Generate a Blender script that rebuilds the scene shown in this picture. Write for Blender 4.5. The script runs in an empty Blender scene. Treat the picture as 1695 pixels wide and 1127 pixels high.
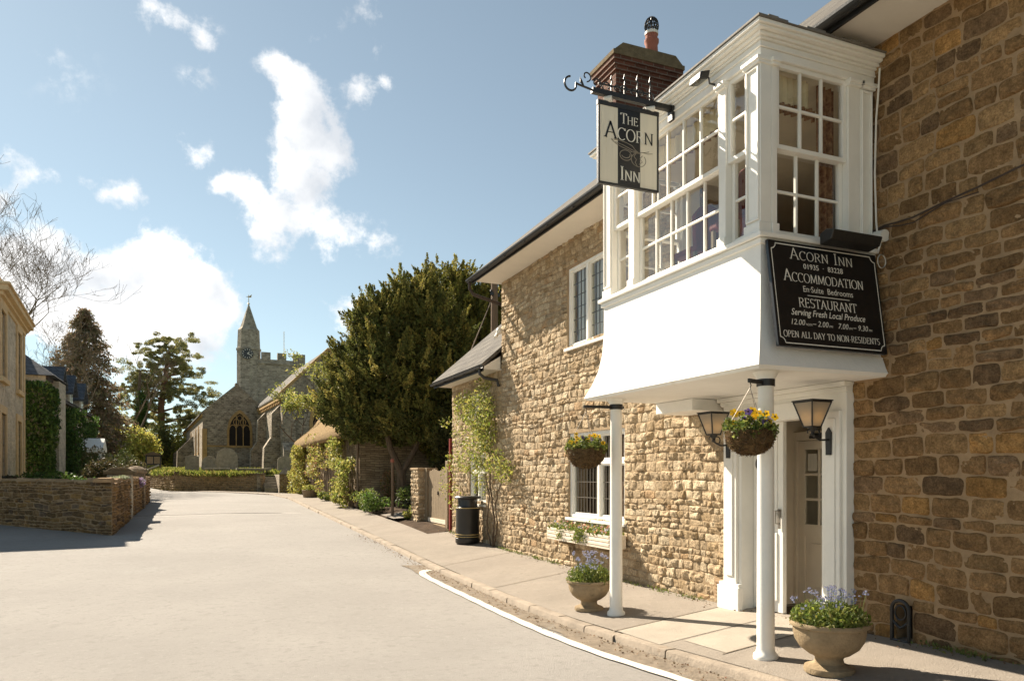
import bpy, bmesh, math, random
import numpy as np
from mathutils import Vector, noise, Matrix
C = bpy.context.scene
COL = C.collection
R = math.radians
rnd = random.Random(7)

# ------------------------------------------------------------------ camera, sky, sun, exposure
EYE = 1.6
cam_d = bpy.data.cameras.new('camera'); cam = bpy.data.objects.new('camera', cam_d); COL.objects.link(cam)
cam.location = (0, 0, EYE); cam.rotation_euler = (R(90), 0, R(-22.715))
cam_d.sensor_width = 36; cam_d.lens = 1235/1695*36; cam_d.shift_y = 221.5/1695
cam_d.clip_start = .05; cam_d.clip_end = 3000
C.camera = cam
SUN_AZ, SUN_EL = -24.0, 38.0            # degrees from +Y (negative: to the left), above the horizon
sd = Vector((math.sin(R(SUN_AZ))*math.cos(R(SUN_EL)), math.cos(R(SUN_AZ))*math.cos(R(SUN_EL)), math.sin(R(SUN_EL))))
sun_d = bpy.data.lights.new('sun', 'SUN'); sun_d.energy = 4.8; sun_d.angle = R(.5); sun_d.color = (1, .88, .72)
sun = bpy.data.objects.new('sun', sun_d); COL.objects.link(sun)
sun.rotation_euler = (-sd).to_track_quat('-Z', 'Y').to_euler()
C.view_settings.view_transform = 'Standard'; C.view_settings.look = 'None'
C.view_settings.exposure = 1.46; C.view_settings.gamma = 1

def px_dir(px, py):
    s, c = math.sin(R(22.715)), math.cos(R(22.715)); t = (px-847.5)/1235
    return Vector((s+t*c, c-t*s, (785-py)/1235)).normalized()

w = bpy.data.worlds.new('World'); C.world = w; w.use_nodes = True
nt = w.node_tree; nt.nodes.clear()
def N(t, **k):
    n = nt.nodes.new(t)
    for a, b in k.items(): setattr(n, a, b)
    return n
L = nt.links.new
sky = N('ShaderNodeTexSky', sky_type='NISHITA'); sky.sun_disc = False
sky.sun_elevation = R(SUN_EL); sky.sun_rotation = R(SUN_AZ); sky.dust_density = 0.15; sky.air_density = 1.0; sky.ozone_density = 2.0
geo = N('ShaderNodeTexCoord')
# cloud cover: puffs that hang in given directions of the sky, frayed by noise
PUFFS = [(435,105,26,.7),(465,125,36,.9),(500,160,56,1),(535,205,58,1),(548,262,58,1),(505,300,54,1),(470,210,40,.9),(478,260,45,.9),(400,300,42,.9),(365,300,30,.7),(430,335,52,.9),(480,365,52,.9),
 (540,385,50,.85),(600,400,46,.7),(645,415,32,.55),(450,410,46,.6),(318,250,36,.62),(340,235,20,.4),(165,312,34,.6),(205,312,32,.66),(130,300,18,.4),(240,420,58,.9),(200,450,70,.9),(280,450,70,1),(330,480,60,1),
 (150,440,46,.7),(230,540,110,1),(330,540,80,1),(380,500,46,.8),(140,540,80,.9),(50,280,40,.75),(15,250,30,.55),(0,330,50,.8),(70,395,56,.7),(5,430,80,.9),(60,480,90,.9),(250,12,44,.62),(300,25,26,.5),(335,45,40,.6),(345,70,22,.4),
 (535,50,40,.5),(570,22,30,.5),(615,20,34,.55),(628,70,24,.5),(590,140,38,.6),(640,138,22,.62),(600,165,30,.5),(565,525,44,.7),(600,500,26,.5),(330,120,40,.25),(100,130,90,.12)]
acc = None
warp = N('ShaderNodeTexNoise'); warp.inputs['Scale'].default_value = 9; warp.inputs['Detail'].default_value = 6; warp.inputs['Roughness'].default_value = .6
L(geo.outputs['Generated'], warp.inputs['Vector'])
wm = N('ShaderNodeVectorMath', operation='MULTIPLY_ADD'); wm.inputs[1].default_value = (.05,)*3
L(warp.outputs['Color'], wm.inputs[0])
off = N('ShaderNodeVectorMath', operation='ADD'); off.inputs[1].default_value = (-.025,)*3
L(geo.outputs['Generated'], off.inputs[0]); L(off.outputs[0], wm.inputs[2])
for px, py, r, wt in PUFFS:
    d = px_dir(px, py); rad = r/1235*(d.dot(px_dir(847, 785)))*1.25
    di = N('ShaderNodeVectorMath', operation='DISTANCE'); di.inputs[1].default_value = d
    L(wm.outputs[0], di.inputs[0])
    mr = N('ShaderNodeMapRange', interpolation_type='SMOOTHSTEP'); mr.inputs[1].default_value = 0; mr.inputs[2].default_value = rad
    mr.inputs[3].default_value = wt; mr.inputs[4].default_value = 0
    L(di.outputs['Value'], mr.inputs[0])
    if acc is None: acc = mr.outputs[0]
    else:
        a = N('ShaderNodeMath', operation='ADD'); L(acc, a.inputs[0]); L(mr.outputs[0], a.inputs[1]); acc = a.outputs[0]
fn = N('ShaderNodeTexNoise'); fn.inputs['Scale'].default_value = 16; fn.inputs['Detail'].default_value = 11; fn.inputs['Roughness'].default_value = .64
L(geo.outputs['Generated'], fn.inputs['Vector'])
fm = N('ShaderNodeMath', operation='MULTIPLY_ADD'); fm.inputs[1].default_value = 2.7; fm.inputs[2].default_value = -1.86
L(fn.outputs['Fac'], fm.inputs[0])
cl = N('ShaderNodeMath', operation='MINIMUM'); cl.inputs[1].default_value = 1.15; L(acc, cl.inputs[0])
sm = N('ShaderNodeMath', operation='ADD'); f2 = N('ShaderNodeTexNoise'); f2.inputs['Scale'].default_value = 58; f2.inputs['Detail'].default_value = 8; f2.inputs['Roughness'].default_value = .62; L(wm.outputs[0], f2.inputs['Vector'])
f2m = N('ShaderNodeMath', operation='MULTIPLY_ADD'); f2m.inputs[1].default_value = 1.0; L(f2.outputs['Fac'], f2m.inputs[0]); L(fm.outputs[0], f2m.inputs[2])
L(cl.outputs[0], sm.inputs[0]); L(f2m.outputs[0], sm.inputs[1])
ms = N('ShaderNodeMapRange', interpolation_type='SMOOTHSTEP'); ms.inputs[1].default_value = .18; ms.inputs[2].default_value = .98
L(sm.outputs[0], ms.inputs[0])
# cloud brightness varies softly inside the puffs
cb = N('ShaderNodeTexNoise'); cb.inputs['Scale'].default_value = 11; cb.inputs['Detail'].default_value = 7
L(geo.outputs['Generated'], cb.inputs['Vector'])
cr = N('ShaderNodeValToRGB'); cr.color_ramp.elements[0].position = .32; cr.color_ramp.elements[1].position = .62
CLOUD = 12.5
cr.color_ramp.elements[0].color = (.55, .58, .62, 1); cr.color_ramp.elements[1].color = (1, .985, .96, 1)
L(cb.outputs['Fac'], cr.inputs['Fac'])
cs = N('ShaderNodeVectorMath', operation='SCALE'); cs.inputs['Scale'].default_value = CLOUD; L(cr.outputs['Color'], cs.inputs[0])
gt = N('ShaderNodeMapRange', interpolation_type='SMOOTHSTEP'); gt.inputs[1].default_value = .0; gt.inputs[2].default_value = .22; L(acc, gt.inputs[0])
gm_ = N('ShaderNodeMath', operation='MULTIPLY'); L(ms.outputs[0], gm_.inputs[0]); L(gt.outputs[0], gm_.inputs[1])
mx = N('ShaderNodeMix', data_type='RGBA'); L(gm_.outputs[0], mx.inputs['Factor'])
hs = N('ShaderNodeHueSaturation'); hs.inputs['Saturation'].default_value = .55; hs.inputs['Value'].default_value = 1.02
tn = N('ShaderNodeVectorMath', operation='MULTIPLY'); tn.inputs[1].default_value = (.90, 1.02, 1.0)
L(sky.outputs[0], hs.inputs['Color']); L(hs.outputs[0], tn.inputs[0]); L(tn.outputs[0], mx.inputs['A']); L(cs.outputs[0], mx.inputs['B'])
bg = N('ShaderNodeBackground'); bg.inputs['Strength'].default_value = .041
out = N('ShaderNodeOutputWorld'); L(mx.outputs['Result'], bg.inputs['Color']); L(bg.outputs[0], out.inputs['Surface'])

# ------------------------------------------------------------------ materials
def mat(name, col, rough=.75, var=.18, scale=6, bump=0., bscale=60, spec=.3, metal=0, attr=False, col2=None, trans=0, det=6, stretch=None, spots=None, alpha=None):
    m = bpy.data.materials.new(name); m.use_nodes = True; t = m.node_tree; n = t.nodes; l = t.links.new
    b = n['Principled BSDF']; b.inputs['Roughness'].default_value = rough; b.inputs['Metallic'].default_value = metal
    b.inputs['Specular IOR Level'].default_value = spec
    tc = n.new('ShaderNodeTexCoord'); vec = tc.outputs['Object']
    if stretch:
        mp = n.new('ShaderNodeMapping'); mp.inputs['Scale'].default_value = stretch; l(vec, mp.inputs['Vector']); vec = mp.outputs[0]
    nz = n.new('ShaderNodeTexNoise'); nz.inputs['Scale'].default_value = scale; nz.inputs['Detail'].default_value = det; nz.inputs['Roughness'].default_value = .65
    l(vec, nz.inputs['Vector'])
    rp = n.new('ShaderNodeValToRGB'); rp.color_ramp.elements[0].position = .3; rp.color_ramp.elements[1].position = .7
    c2 = col2 or tuple(min(1, x*(1+var)) for x in col); c1 = tuple(x*(1-var) for x in col)
    if attr:
        rp.color_ramp.elements[0].color = (1-var,)*3+(1,); rp.color_ramp.elements[1].color = (1+var,)*3+(1,)
        at = n.new('ShaderNodeAttribute'); at.attribute_name = 'Col'
        mm = n.new('ShaderNodeMix'); mm.data_type = 'RGBA'; mm.blend_type = 'MULTIPLY'; mm.inputs['Factor'].default_value = 1
        l(at.outputs['Color'], mm.inputs['A']); l(rp.outputs[0], mm.inputs['B']); cout = mm.outputs['Result']
        if det >= 9:                            # crisp pitting and tool marks on each stone
            nf = n.new('ShaderNodeTexNoise'); nf.inputs['Scale'].default_value = scale*5.5; nf.inputs['Detail'].default_value = 10; nf.inputs['Roughness'].default_value = .75; l(vec, nf.inputs['Vector'])
            rf = n.new('ShaderNodeValToRGB'); rf.color_ramp.elements[0].position = .34; rf.color_ramp.elements[1].position = .66; rf.color_ramp.elements[0].color = (.52,.50,.47,1); rf.color_ramp.elements[1].color = (1.38,1.38,1.36,1); l(nf.outputs['Fac'], rf.inputs['Fac'])
            m3 = n.new('ShaderNodeMix'); m3.data_type = 'RGBA'; m3.blend_type = 'MULTIPLY'; m3.inputs['Factor'].default_value = 1; l(cout, m3.inputs['A']); l(rf.outputs[0], m3.inputs['B']); cout = m3.outputs['Result']
    else:
        rp.color_ramp.elements[0].color = (*c1, 1); rp.color_ramp.elements[1].color = (*c2, 1); cout = rp.outputs[0]
    l(nz.outputs['Fac'], rp.inputs['Fac'])
    if spots:                                   # (scale, threshold, colour): lichen, dirt, wear
        for sc, th, sc_col in spots:
            s2 = n.new('ShaderNodeTexNoise'); s2.inputs['Scale'].default_value = sc; s2.inputs['Detail'].default_value = 8; s2.inputs['Roughness'].default_value = .7
            l(vec, s2.inputs['Vector'])
            mr = n.new('ShaderNodeMapRange'); mr.inputs[1].default_value = th; mr.inputs[2].default_value = th+.1; l(s2.outputs['Fac'], mr.inputs[0])
            mm = n.new('ShaderNodeMix'); mm.data_type = 'RGBA'; l(mr.outputs[0], mm.inputs['Factor']); l(cout, mm.inputs['A']); mm.inputs['B'].default_value = (*sc_col, 1)
            cout = mm.outputs['Result']
    l(cout, b.inputs['Base Color'])
    if bump:
        n2 = n.new('ShaderNodeTexNoise'); n2.inputs['Scale'].default_value = bscale; n2.inputs['Detail'].default_value = 8; n2.inputs['Roughness'].default_value = .7
        l(vec, n2.inputs['Vector'])
        bp = n.new('ShaderNodeBump'); bp.inputs['Strength'].default_value = min(1, bump); bp.inputs['Distance'].default_value = .02
        l(n2.outputs['Fac'], bp.inputs['Height']); l(bp.outputs[0], b.inputs['Normal'])
    if trans:
        tr = n.new('ShaderNodeBsdfTranslucent'); l(cout, tr.inputs['Color'])
        ms_ = n.new('ShaderNodeMixShader'); ms_.inputs[0].default_value = trans
        l(b.outputs[0], ms_.inputs[1]); l(tr.outputs[0], ms_.inputs[2]); l(ms_.outputs[0], n['Material Output'].inputs['Surface'])
    return m

def brick_mat(name, c1, c2, mortar, bw, bh, msize=.012, bump=.6, axis='XZ', var=.3, distort=.02):
    """masonry too far off or too regular for single stones: a brick pattern with frayed joints"""
    m = bpy.data.materials.new(name); m.use_nodes = True; t = m.node_tree; n = t.nodes; l = t.links.new
    b = n['Principled BSDF']; b.inputs['Roughness'].default_value = .9; b.inputs['Specular IOR Level'].default_value = .2
    tc = n.new('ShaderNodeTexCoord'); sx = n.new('ShaderNodeSeparateXYZ'); cx = n.new('ShaderNodeCombineXYZ')
    l(tc.outputs['Object'], sx.inputs[0])
    ad = n.new('ShaderNodeMath'); ad.operation = 'ADD'; l(sx.outputs['X'], ad.inputs[0]); l(sx.outputs['Y'], ad.inputs[1])
    l(ad.outputs[0], cx.inputs['X']); l(sx.outputs['Z'], cx.inputs['Y'])
    nz = n.new('ShaderNodeTexNoise'); nz.inputs['Scale'].default_value = 2.4; nz.inputs['Detail'].default_value = 5; l(tc.outputs['Object'], nz.inputs['Vector'])
    vm = n.new('ShaderNodeVectorMath'); vm.operation = 'MULTIPLY_ADD'; vm.inputs[1].default_value = (distort*4,)*3
    l(nz.outputs['Color'], vm.inputs[0]); l(cx.outputs[0], vm.inputs[2])
    br = n.new('ShaderNodeTexBrick'); br.inputs['Scale'].default_value = 1; br.inputs['Brick Width'].default_value = bw; br.inputs['Row Height'].default_value = bh
    br.inputs['Mortar Size'].default_value = msize; br.inputs['Mortar Smooth'].default_value = .4; br.inputs['Bias'].default_value = 0
    br.inputs['Color1'].default_value = (*c1, 1); br.inputs['Color2'].default_value = (*c2, 1); br.inputs['Mortar'].default_value = (*mortar, 1)
    l(vm.outputs[0], br.inputs['Vector'])
    n2 = n.new('ShaderNodeTexNoise'); n2.inputs['Scale'].default_value = 1.7; n2.inputs['Detail'].default_value = 9; n2.inputs['Roughness'].default_value = .72; l(tc.outputs['Object'], n2.inputs['Vector'])
    rp = n.new('ShaderNodeValToRGB'); rp.color_ramp.elements[0].color = (1-var,)*3+(1,); rp.color_ramp.elements[1].color = (1+var,)*3+(1,)
    rp.color_ramp.elements[0].position = .3; rp.color_ramp.elements[1].position = .7; l(n2.outputs['Fac'], rp.inputs['Fac'])
    mm = n.new('ShaderNodeMix'); mm.data_type = 'RGBA'; mm.blend_type = 'MULTIPLY'; mm.inputs['Factor'].default_value = 1
    l(br.outputs['Color'], mm.inputs['A']); l(rp.outputs[0], mm.inputs['B']); l(mm.outputs['Result'], b.inputs['Base Color'])
    mu = n.new('ShaderNodeMath'); mu.operation = 'MULTIPLY_ADD'; mu.inputs[1].default_value = -1; l(br.outputs['Fac'], mu.inputs[0]); l(n2.outputs['Fac'], mu.inputs[2])
    bp = n.new('ShaderNodeBump'); bp.inputs['Strength'].default_value = bump; bp.inputs['Distance'].default_value = .03
    l(mu.outputs[0], bp.inputs['Height']); l(bp.outputs[0], b.inputs['Normal'])
    return m

def glass_mat(name, tint=(.9, .93, .92), refl=.12):
    m = bpy.data.materials.new(name); m.use_nodes = True; t = m.node_tree; n = t.nodes; l = t.links.new
    n.remove(n['Principled BSDF'])
    tr = n.new('ShaderNodeBsdfTransparent'); tr.inputs[0].default_value = (*tint, 1)
    gl = n.new('ShaderNodeBsdfGlossy'); gl.inputs['Roughness'].default_value = .015; gl.inputs[0].default_value = (1, 1, 1, 1)
    fr = n.new('ShaderNodeLayerWeight'); fr.inputs['Blend'].default_value = .25
    tc = n.new('ShaderNodeTexCoord'); nz = n.new('ShaderNodeTexNoise'); nz.inputs['Scale'].default_value = 3.2; nz.inputs['Detail'].default_value = 2
    l(tc.outputs['Object'], nz.inputs['Vector'])
    bp = n.new('ShaderNodeBump'); bp.inputs['Strength'].default_value = .25; bp.inputs['Distance'].default_value = .03; l(nz.outputs['Fac'], bp.inputs['Height']); l(bp.outputs[0], gl.inputs['Normal'])
    ma = n.new('ShaderNodeMath'); ma.operation = 'MULTIPLY_ADD'; ma.inputs[1].default_value = .8; ma.inputs[2].default_value = refl; l(fr.outputs['Facing'], ma.inputs[0])
    ma.use_clamp = True
    fa = n.new('ShaderNodeMath'); fa.operation = 'MULTIPLY'; l(fr.outputs['Facing'], fa.inputs[0]); l(fr.outputs['Facing'], fa.inputs[1]); l(fa.outputs[0], ma.inputs[0])
    mx_ = n.new('ShaderNodeMixShader'); l(ma.outputs[0], mx_.inputs[0]); l(tr.outputs[0], mx_.inputs[1]); l(gl.outputs[0], mx_.inputs[2])
    l(mx_.outputs[0], n['Material Output'].inputs['Surface'])
    return m

M = {}
M['stone'] = mat('rubble stone', (.4, .3, .2), .92, .30, 9, 1, 34, .15, attr=True, det=9, spots=[(5, .66, (.46, .37, .25)), (14, .68, (.15, .105, .065))])
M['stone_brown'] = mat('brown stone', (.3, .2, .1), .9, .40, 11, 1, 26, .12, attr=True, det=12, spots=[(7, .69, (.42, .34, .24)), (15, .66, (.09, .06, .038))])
M['mortar'] = mat('lime mortar', (.34, .25, .155), .95, .2, 7, .6, 60, .1)
M['mortar_brown'] = mat('buff mortar', (.36, .245, .14), .95, .2, 7, .6, 60, .1)
M['white'] = mat('white gloss paint', (.82, .795, .73), .42, .05, 3, .14, 30, .35, spots=[(3.2, .67, (.68, .62, .52)), (30, .72, (.55, .48, .38))])
M['render_white'] = mat('white painted render', (.82, .805, .76), .75, .05, 2, .4, 10, .15, spots=[(2.2, .62, (.75, .71, .63)), (6, .68, (.68, .62, .53)), (22, .71, (.60, .54, .45))])
M['soffit'] = mat('cream soffit boards', (.74, .69, .60), .6, .05, 2, .05, 20, .2)
M['black'] = mat('black ironwork', (.016, .015, .014), .42, .3, 30, .15, 60, .5)
M['black_board'] = mat('black sign paint', (.009, .009, .010), .32, .25, 12, .03, 60, .45)
M['letter'] = mat('white sign lettering', (.78, .75, .66), .5, .06, 20)
M['cream'] = mat('weathered cream sign paint', (.74, .68, .55), .5, .05, 5, stretch=(6, 6, .6), spots=[(1.2, .62, (.60, .50, .30))])
M['bulb'] = mat('lamp bulb', (1, .6, .25), .4); _b = M['bulb'].node_tree.nodes['Principled BSDF']
_b.inputs['Emission Color'].default_value = (1, .55, .18, 1); _b.inputs['Emission Strength'].default_value = 4
M['frost'] = mat('frosted lantern glass', (.50, .45, .37), .25, .06, 4, trans=.5)
M['slate'] = brick_mat('roof slates', (.085, .078, .07), (.13, .118, .10), (.03, .028, .025), .28, .2, .008, .7, var=.35, distort=.004)
M['slate_blue'] = brick_mat('blue roof slates', (.075, .085, .10), (.11, .12, .135), (.03, .03, .035), .3, .22, .01, .7, var=.25, distort=.004)
M['brick'] = brick_mat('dark red bricks', (.085, .034, .022), (.14, .055, .034), (.17, .13, .10), .235, .078, .010, .6, var=.35, distort=.003)
M['pot'] = mat('red clay pot', (.30, .11, .075), .8, .15, 8, .2)
M['lichen_stone'] = mat('lichened capping', (.16, .12, .07), .9, .3, 8, .6, 30, .1, spots=[(6, .60, (.26, .19, .06))])
M['curtain'] = mat('patterned red curtain', (.13, .022, .018), .9, .4, 22, col2=(.34, .20, .11))
M['valance'] = mat('cream valance', (.62, .53, .36), .9, .1, 8)
M['room'] = mat('cream room wall', (.52, .45, .34), .8, .06, 3)
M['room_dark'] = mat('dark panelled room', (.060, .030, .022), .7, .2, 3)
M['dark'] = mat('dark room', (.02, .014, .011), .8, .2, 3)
M['net'] = mat('grey net curtain', (.60, .56, .48), .9, .12, 5, stretch=(1, 14, 1))
M['red'] = mat('red upholstery', (.13, .014, .013), .7, .1)
M['glass'] = glass_mat('window glass', (.93, .94, .92), .07)
M['glass_dark'] = glass_mat('old window glass', (.82, .84, .80), .05)
M['lead'] = mat('lead cames', (.10, .10, .10), .5, .1)
M['timber'] = mat('weathered oak', (.235, .178, .112), .8, .28, 5, .4, 40, .2, stretch=(8, 8, .6))
M['pole_wood'] = mat('grey pole timber', (.17, .12, .08), .85, .25, 5, .4, 40, .2, stretch=(8, 8, .5))
M['box_wood'] = mat('pale painted planter boards', (.70, .61, .49), .65, .1, 6, .2, 30, .2, stretch=(1, 1, 8))
M['urn'] = mat('weathered cast stone', (.31, .235, .145), .9, .28, 7, .8, 40, .12, spots=[(4, .60, (.17, .13, .08)), (9, .66, (.46, .40, .30))])
M['moss'] = mat('coir moss lining', (.10, .065, .032), 1, .5, 22, 1, 40, .05)
M['soil'] = mat('garden soil', (.07, .05, .035), 1, .4, 4, 1, 20, .05)
M['road'] = mat('pale worn asphalt', (.30, .283, .262), .93, .10, .35, .9, 70, .16, spots=[(.45, .58, (.315, .30, .28)), (3.5, .69, (.235, .223, .205)), (8, .53, (.262, .248, .228)), (13, .57, (.335, .318, .295)), (21, .57, (.245, .232, .214)), (34, .58, (.225, .212, .195)), (48, .62, (.36, .345, .322)), (95, .66, (.15, .14, .128))])
M['pavement'] = mat('pavement asphalt', (.275, .24, .20), .93, .14, .9, .8, 60, .16, spots=[(1.5, .62, (.225, .19, .155)), (.7, .63, (.31, .275, .235)), (36, .61, (.215, .185, .15)), (50, .63, (.345, .31, .265)), (90, .66, (.14, .12, .10)), (5, .70, (.165, .135, .105)), (9, .54, (.245, .212, .176)), (15, .58, (.325, .29, .245))])
M['kerb'] = mat('kerb stone', (.31, .26, .205), .9, .24, 3, .9, 30, .15, spots=[(6, .60, (.23, .18, .13)), (40, .63, (.19, .155, .12)), (55, .65, (.42, .37, .31))])
M['slab'] = mat('pale concrete paving', (.35, .31, .255), .9, .14, 1.6, .6, 50, .15, spots=[(3, .62, (.29, .25, .20)), (40, .63, (.27, .23, .185)), (60, .66, (.42, .38, .32))])
M['gravel'] = mat('road grit', (.235, .195, .15), .95, .3, 9, 1, 40, .1, spots=[(18, .56, (.15, .115, .08)), (24, .60, (.31, .275, .23)), (3, .58, (.255, .23, .195))])
M['paint'] = mat('worn white road paint', (.62, .585, .51), .85, .1, 5, .5, 60, .15, spots=[(9, .60, (.50, .465, .40)), (26, .62, (.36, .33, .28)), (60, .66, (.30, .27, .23))])
M['grass'] = mat('grass ground', (.10, .125, .03), 1, .4, 2.5, 1, 30, .05, col2=(.17, .17, .05))
M['blade'] = mat('grass blades', (.14, .17, .04), .7, .35, 3, attr=True, trans=.4)
M['leaf'] = mat('leaf', (.1, .1, .03), .55, .25, 3, attr=True, trans=.42, spec=.35)
M['needle'] = mat('yew needle spray', (.1, .1, .03), .7, .3, 2, attr=True, trans=.34, spec=.2)
M['petal'] = mat('petal', (.5, .5, .1), .6, .05, 9, attr=True, trans=.3)
M['bark'] = mat('bark', (.13, .095, .065), .95, .35, 9, 1, 30, .1, stretch=(3, 3, .6))
M['bark_pale'] = mat('twig bark', (.20, .155, .11), .95, .3, 9, .5, 30, .1)
M['thatch'] = mat('thatch', (.27, .19, .10), 1, .35, 9, 1, 50, .05, stretch=(1, 1, 5), spots=[(5, .62, (.17, .12, .07))])
M['church'] = brick_mat('church rubble', (.17, .14, .105), (.42, .35, .265), (.44, .37, .28), .30, .15, .02, .9, var=.42, distort=.05)
M['tower'] = brick_mat('tower rubble', (.23, .20, .155), (.44, .385, .30), (.45, .39, .305), .34, .17, .02, .8, var=.35, distort=.05)
M['ochre'] = mat('ochre ashlar', (.42, .27, .12), .9, .22, 3, .4, 20, .1)
M['house'] = brick_mat('pale house rubble', (.38, .32, .24), (.55, .48, .37), (.52, .45, .35), .26, .13, .02, .8, var=.3, distort=.05)
M['cottage_stone'] = brick_mat('thin coursed stone', (.20, .145, .09), (.33, .25, .16), (.14, .10, .07), .34, .085, .010, 1, var=.35, distort=.03)
M['ashlar'] = mat('honey ashlar', (.58, .43, .25), .88, .15, 3, .3, 25, .15)
M['grave'] = mat('lichened gravestone', (.31, .27, .21), .95, .3, 5, .6, 30, .1, spots=[(7, .6, (.42, .40, .30))])
M['bin'] = mat('black bin plastic', (.013, .013, .013), .36, .2, 4, .04, 30, .5)
M['gold'] = mat('gold band', (.50, .37, .15), .45, .1)
M['grille'] = mat('terracotta vent', (.36, .25, .15), .9, .2, 8, .2)
M['plastic'] = mat('white plastic', (.7, .67, .6), .4, .05)
M['cable'] = mat('dark cable', (.05, .035, .028), .6, .2)
M['door_paint'] = mat('cream door paint', (.70, .62, .50), .45, .05, 3)
M['maroon'] = mat('maroon paint', (.20, .03, .025), .5, .2)
M['blue_plaque'] = mat('black plaque', (.012, .013, .016), .3, .1)
M['lead_roof'] = mat('weathered sheet lead', (.17, .155, .135), .7, .2, 5, .3, 25, .2)
M['chain'] = mat('steel chain', (.30, .27, .23), .4, .1, metal=.8)
M['mat_floor'] = mat('door mat', (.09, .06, .04), 1, .3, 12, .5)

# ------------------------------------------------------------------ mesh helpers
class MB:
    def __init__(s): s.v, s.f, s.m = [], [], []
    def add(s, vs, fs, mi=0):
        o = len(s.v); s.v += [tuple(p) for p in vs]; s.f += [tuple(i+o for i in f) for f in fs]; s.m += [mi]*len(fs); return s
    def box(s, x0, x1, y0, y1, z0, z1, mi=0):
        return s.add([(x0,y0,z0),(x1,y0,z0),(x1,y1,z0),(x0,y1,z0),(x0,y0,z1),(x1,y0,z1),(x1,y1,z1),(x0,y1,z1)],
                     [(0,3,2,1),(4,5,6,7),(0,1,5,4),(1,2,6,5),(2,3,7,6),(3,0,4,7)], mi)
    def bar(s, p, q, a, b, up=(0,0,1), mi=0):                       # a wide (sideways), b high
        p, q = Vector(p), Vector(q); d = (q-p).normalized(); up = Vector(up)
        sd_ = d.cross(up)
        if sd_.length < 1e-4: sd_ = d.cross(Vector((1,0,0)))
        sd_.normalize(); u = sd_.cross(d).normalized(); A, B = sd_*a/2, u*b/2
        return s.add([p-A-B,p+A-B,p+A+B,p-A+B,q-A-B,q+A-B,q+A+B,q-A+B], [(0,1,2,3),(7,6,5,4),(0,4,5,1),(1,5,6,2),(2,6,7,3),(3,7,4,0)], mi)
    def tube(s, pts, r, n=8, mi=0, cap=True):
        pts = [Vector(p) for p in pts]; k = len(pts); rs = r if isinstance(r, (list, tuple)) else [r]*k
        vs = []; ref = None
        for i, p in enumerate(pts):
            d = (pts[min(i+1,k-1)]-pts[max(i-1,0)]).normalized()
            if ref is None:
                ref = d.cross(Vector((0,0,1)))
                if ref.length < .05: ref = d.cross(Vector((1,0,0)))
            ref = (ref - d*ref.dot(d)); 
            if ref.length < 1e-5: ref = d.orthogonal()
            ref.normalize(); b = d.cross(ref)
            vs += [p+(ref*math.cos(t)+b*math.sin(t))*rs[i] for t in [2*math.pi*j/n for j in range(n)]]
        fs = [(i*n+j, i*n+(j+1)%n, (i+1)*n+(j+1)%n, (i+1)*n+j) for i in range(k-1) for j in range(n)]
        if cap: fs += [tuple(range(n))[::-1], tuple(range((k-1)*n, k*n))]
        return s.add(vs, fs, mi)
    def lathe(s, prof, c=(0,0,0), n=24, mi=0, cap=True):
        vs = []; k = len(prof)
        for r, z in prof: vs += [(c[0]+r*math.cos(2*math.pi*j/n), c[1]+r*math.sin(2*math.pi*j/n), c[2]+z) for j in range(n)]
        fs = [(i*n+j, i*n+(j+1)%n, (i+1)*n+(j+1)%n, (i+1)*n+j) for i in range(k-1) for j in range(n)]
        if cap: fs += [tuple(range(n))[::-1], tuple(range((k-1)*n, k*n))]
        return s.add(vs, fs, mi)
    def poly(s, pts, mi=0): return s.add(pts, [tuple(range(len(pts)))], mi)
    def prism(s, pts, ext, mi=0):
        e = Vector(ext); n = len(pts); a = [Vector(p) for p in pts]
        return s.add(a+[p+e for p in a], [tuple(range(n))[::-1], tuple(range(n, 2*n))]+[(i,(i+1)%n,n+(i+1)%n,n+i) for i in range(n)], mi)
    def build(s, name, mats, parent=None, smooth=False, bevel=0, angle=35):
        me = bpy.data.meshes.new(name); me.from_pydata(s.v, [], s.f)
        for m_ in (mats if isinstance(mats, (list, tuple)) else [mats]): me.materials.append(M[m_] if isinstance(m_, str) else m_)
        if len(me.materials) > 1: me.polygons.foreach_set('material_index', s.m)
        bm = bmesh.new(); bm.from_mesh(me); bmesh.ops.recalc_face_normals(bm, faces=bm.faces); bm.to_mesh(me); bm.free()
        if smooth:
            me.polygons.foreach_set('use_smooth', [True]*len(me.polygons)); me.set_sharp_from_angle(angle=R(angle))
        return link(name, me, parent, bevel)

def link(name, me, parent=None, bevel=0):
    o = bpy.data.objects.new(name, me); COL.objects.link(o)
    if parent:
        o.parent = parent
        o.matrix_parent_inverse = Matrix.Translation(-Vector(parent.location)) if parent.type == 'EMPTY' or parent.get('root') else Matrix.Identity(4)
    if bevel:
        b = o.modifiers.new('edge', 'BEVEL'); b.width = bevel; b.segments = 2; b.limit_method = 'ANGLE'; b.angle_limit = R(40)
    return o
def tag(o, label, cat, group=None, kind=None):
    if label: o['label'] = label
    if cat: o['category'] = cat
    if group: o['group'] = group
    if kind: o['kind'] = kind
    return o
def thing(name, label, cat, loc=(0,0,0), group=None):
    o = bpy.data.objects.new(name, None); COL.objects.link(o); o.location = loc; o.empty_display_size = .2
    return tag(o, label, cat, group)
def struct(o): o['kind'] = 'structure'; return o

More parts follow.
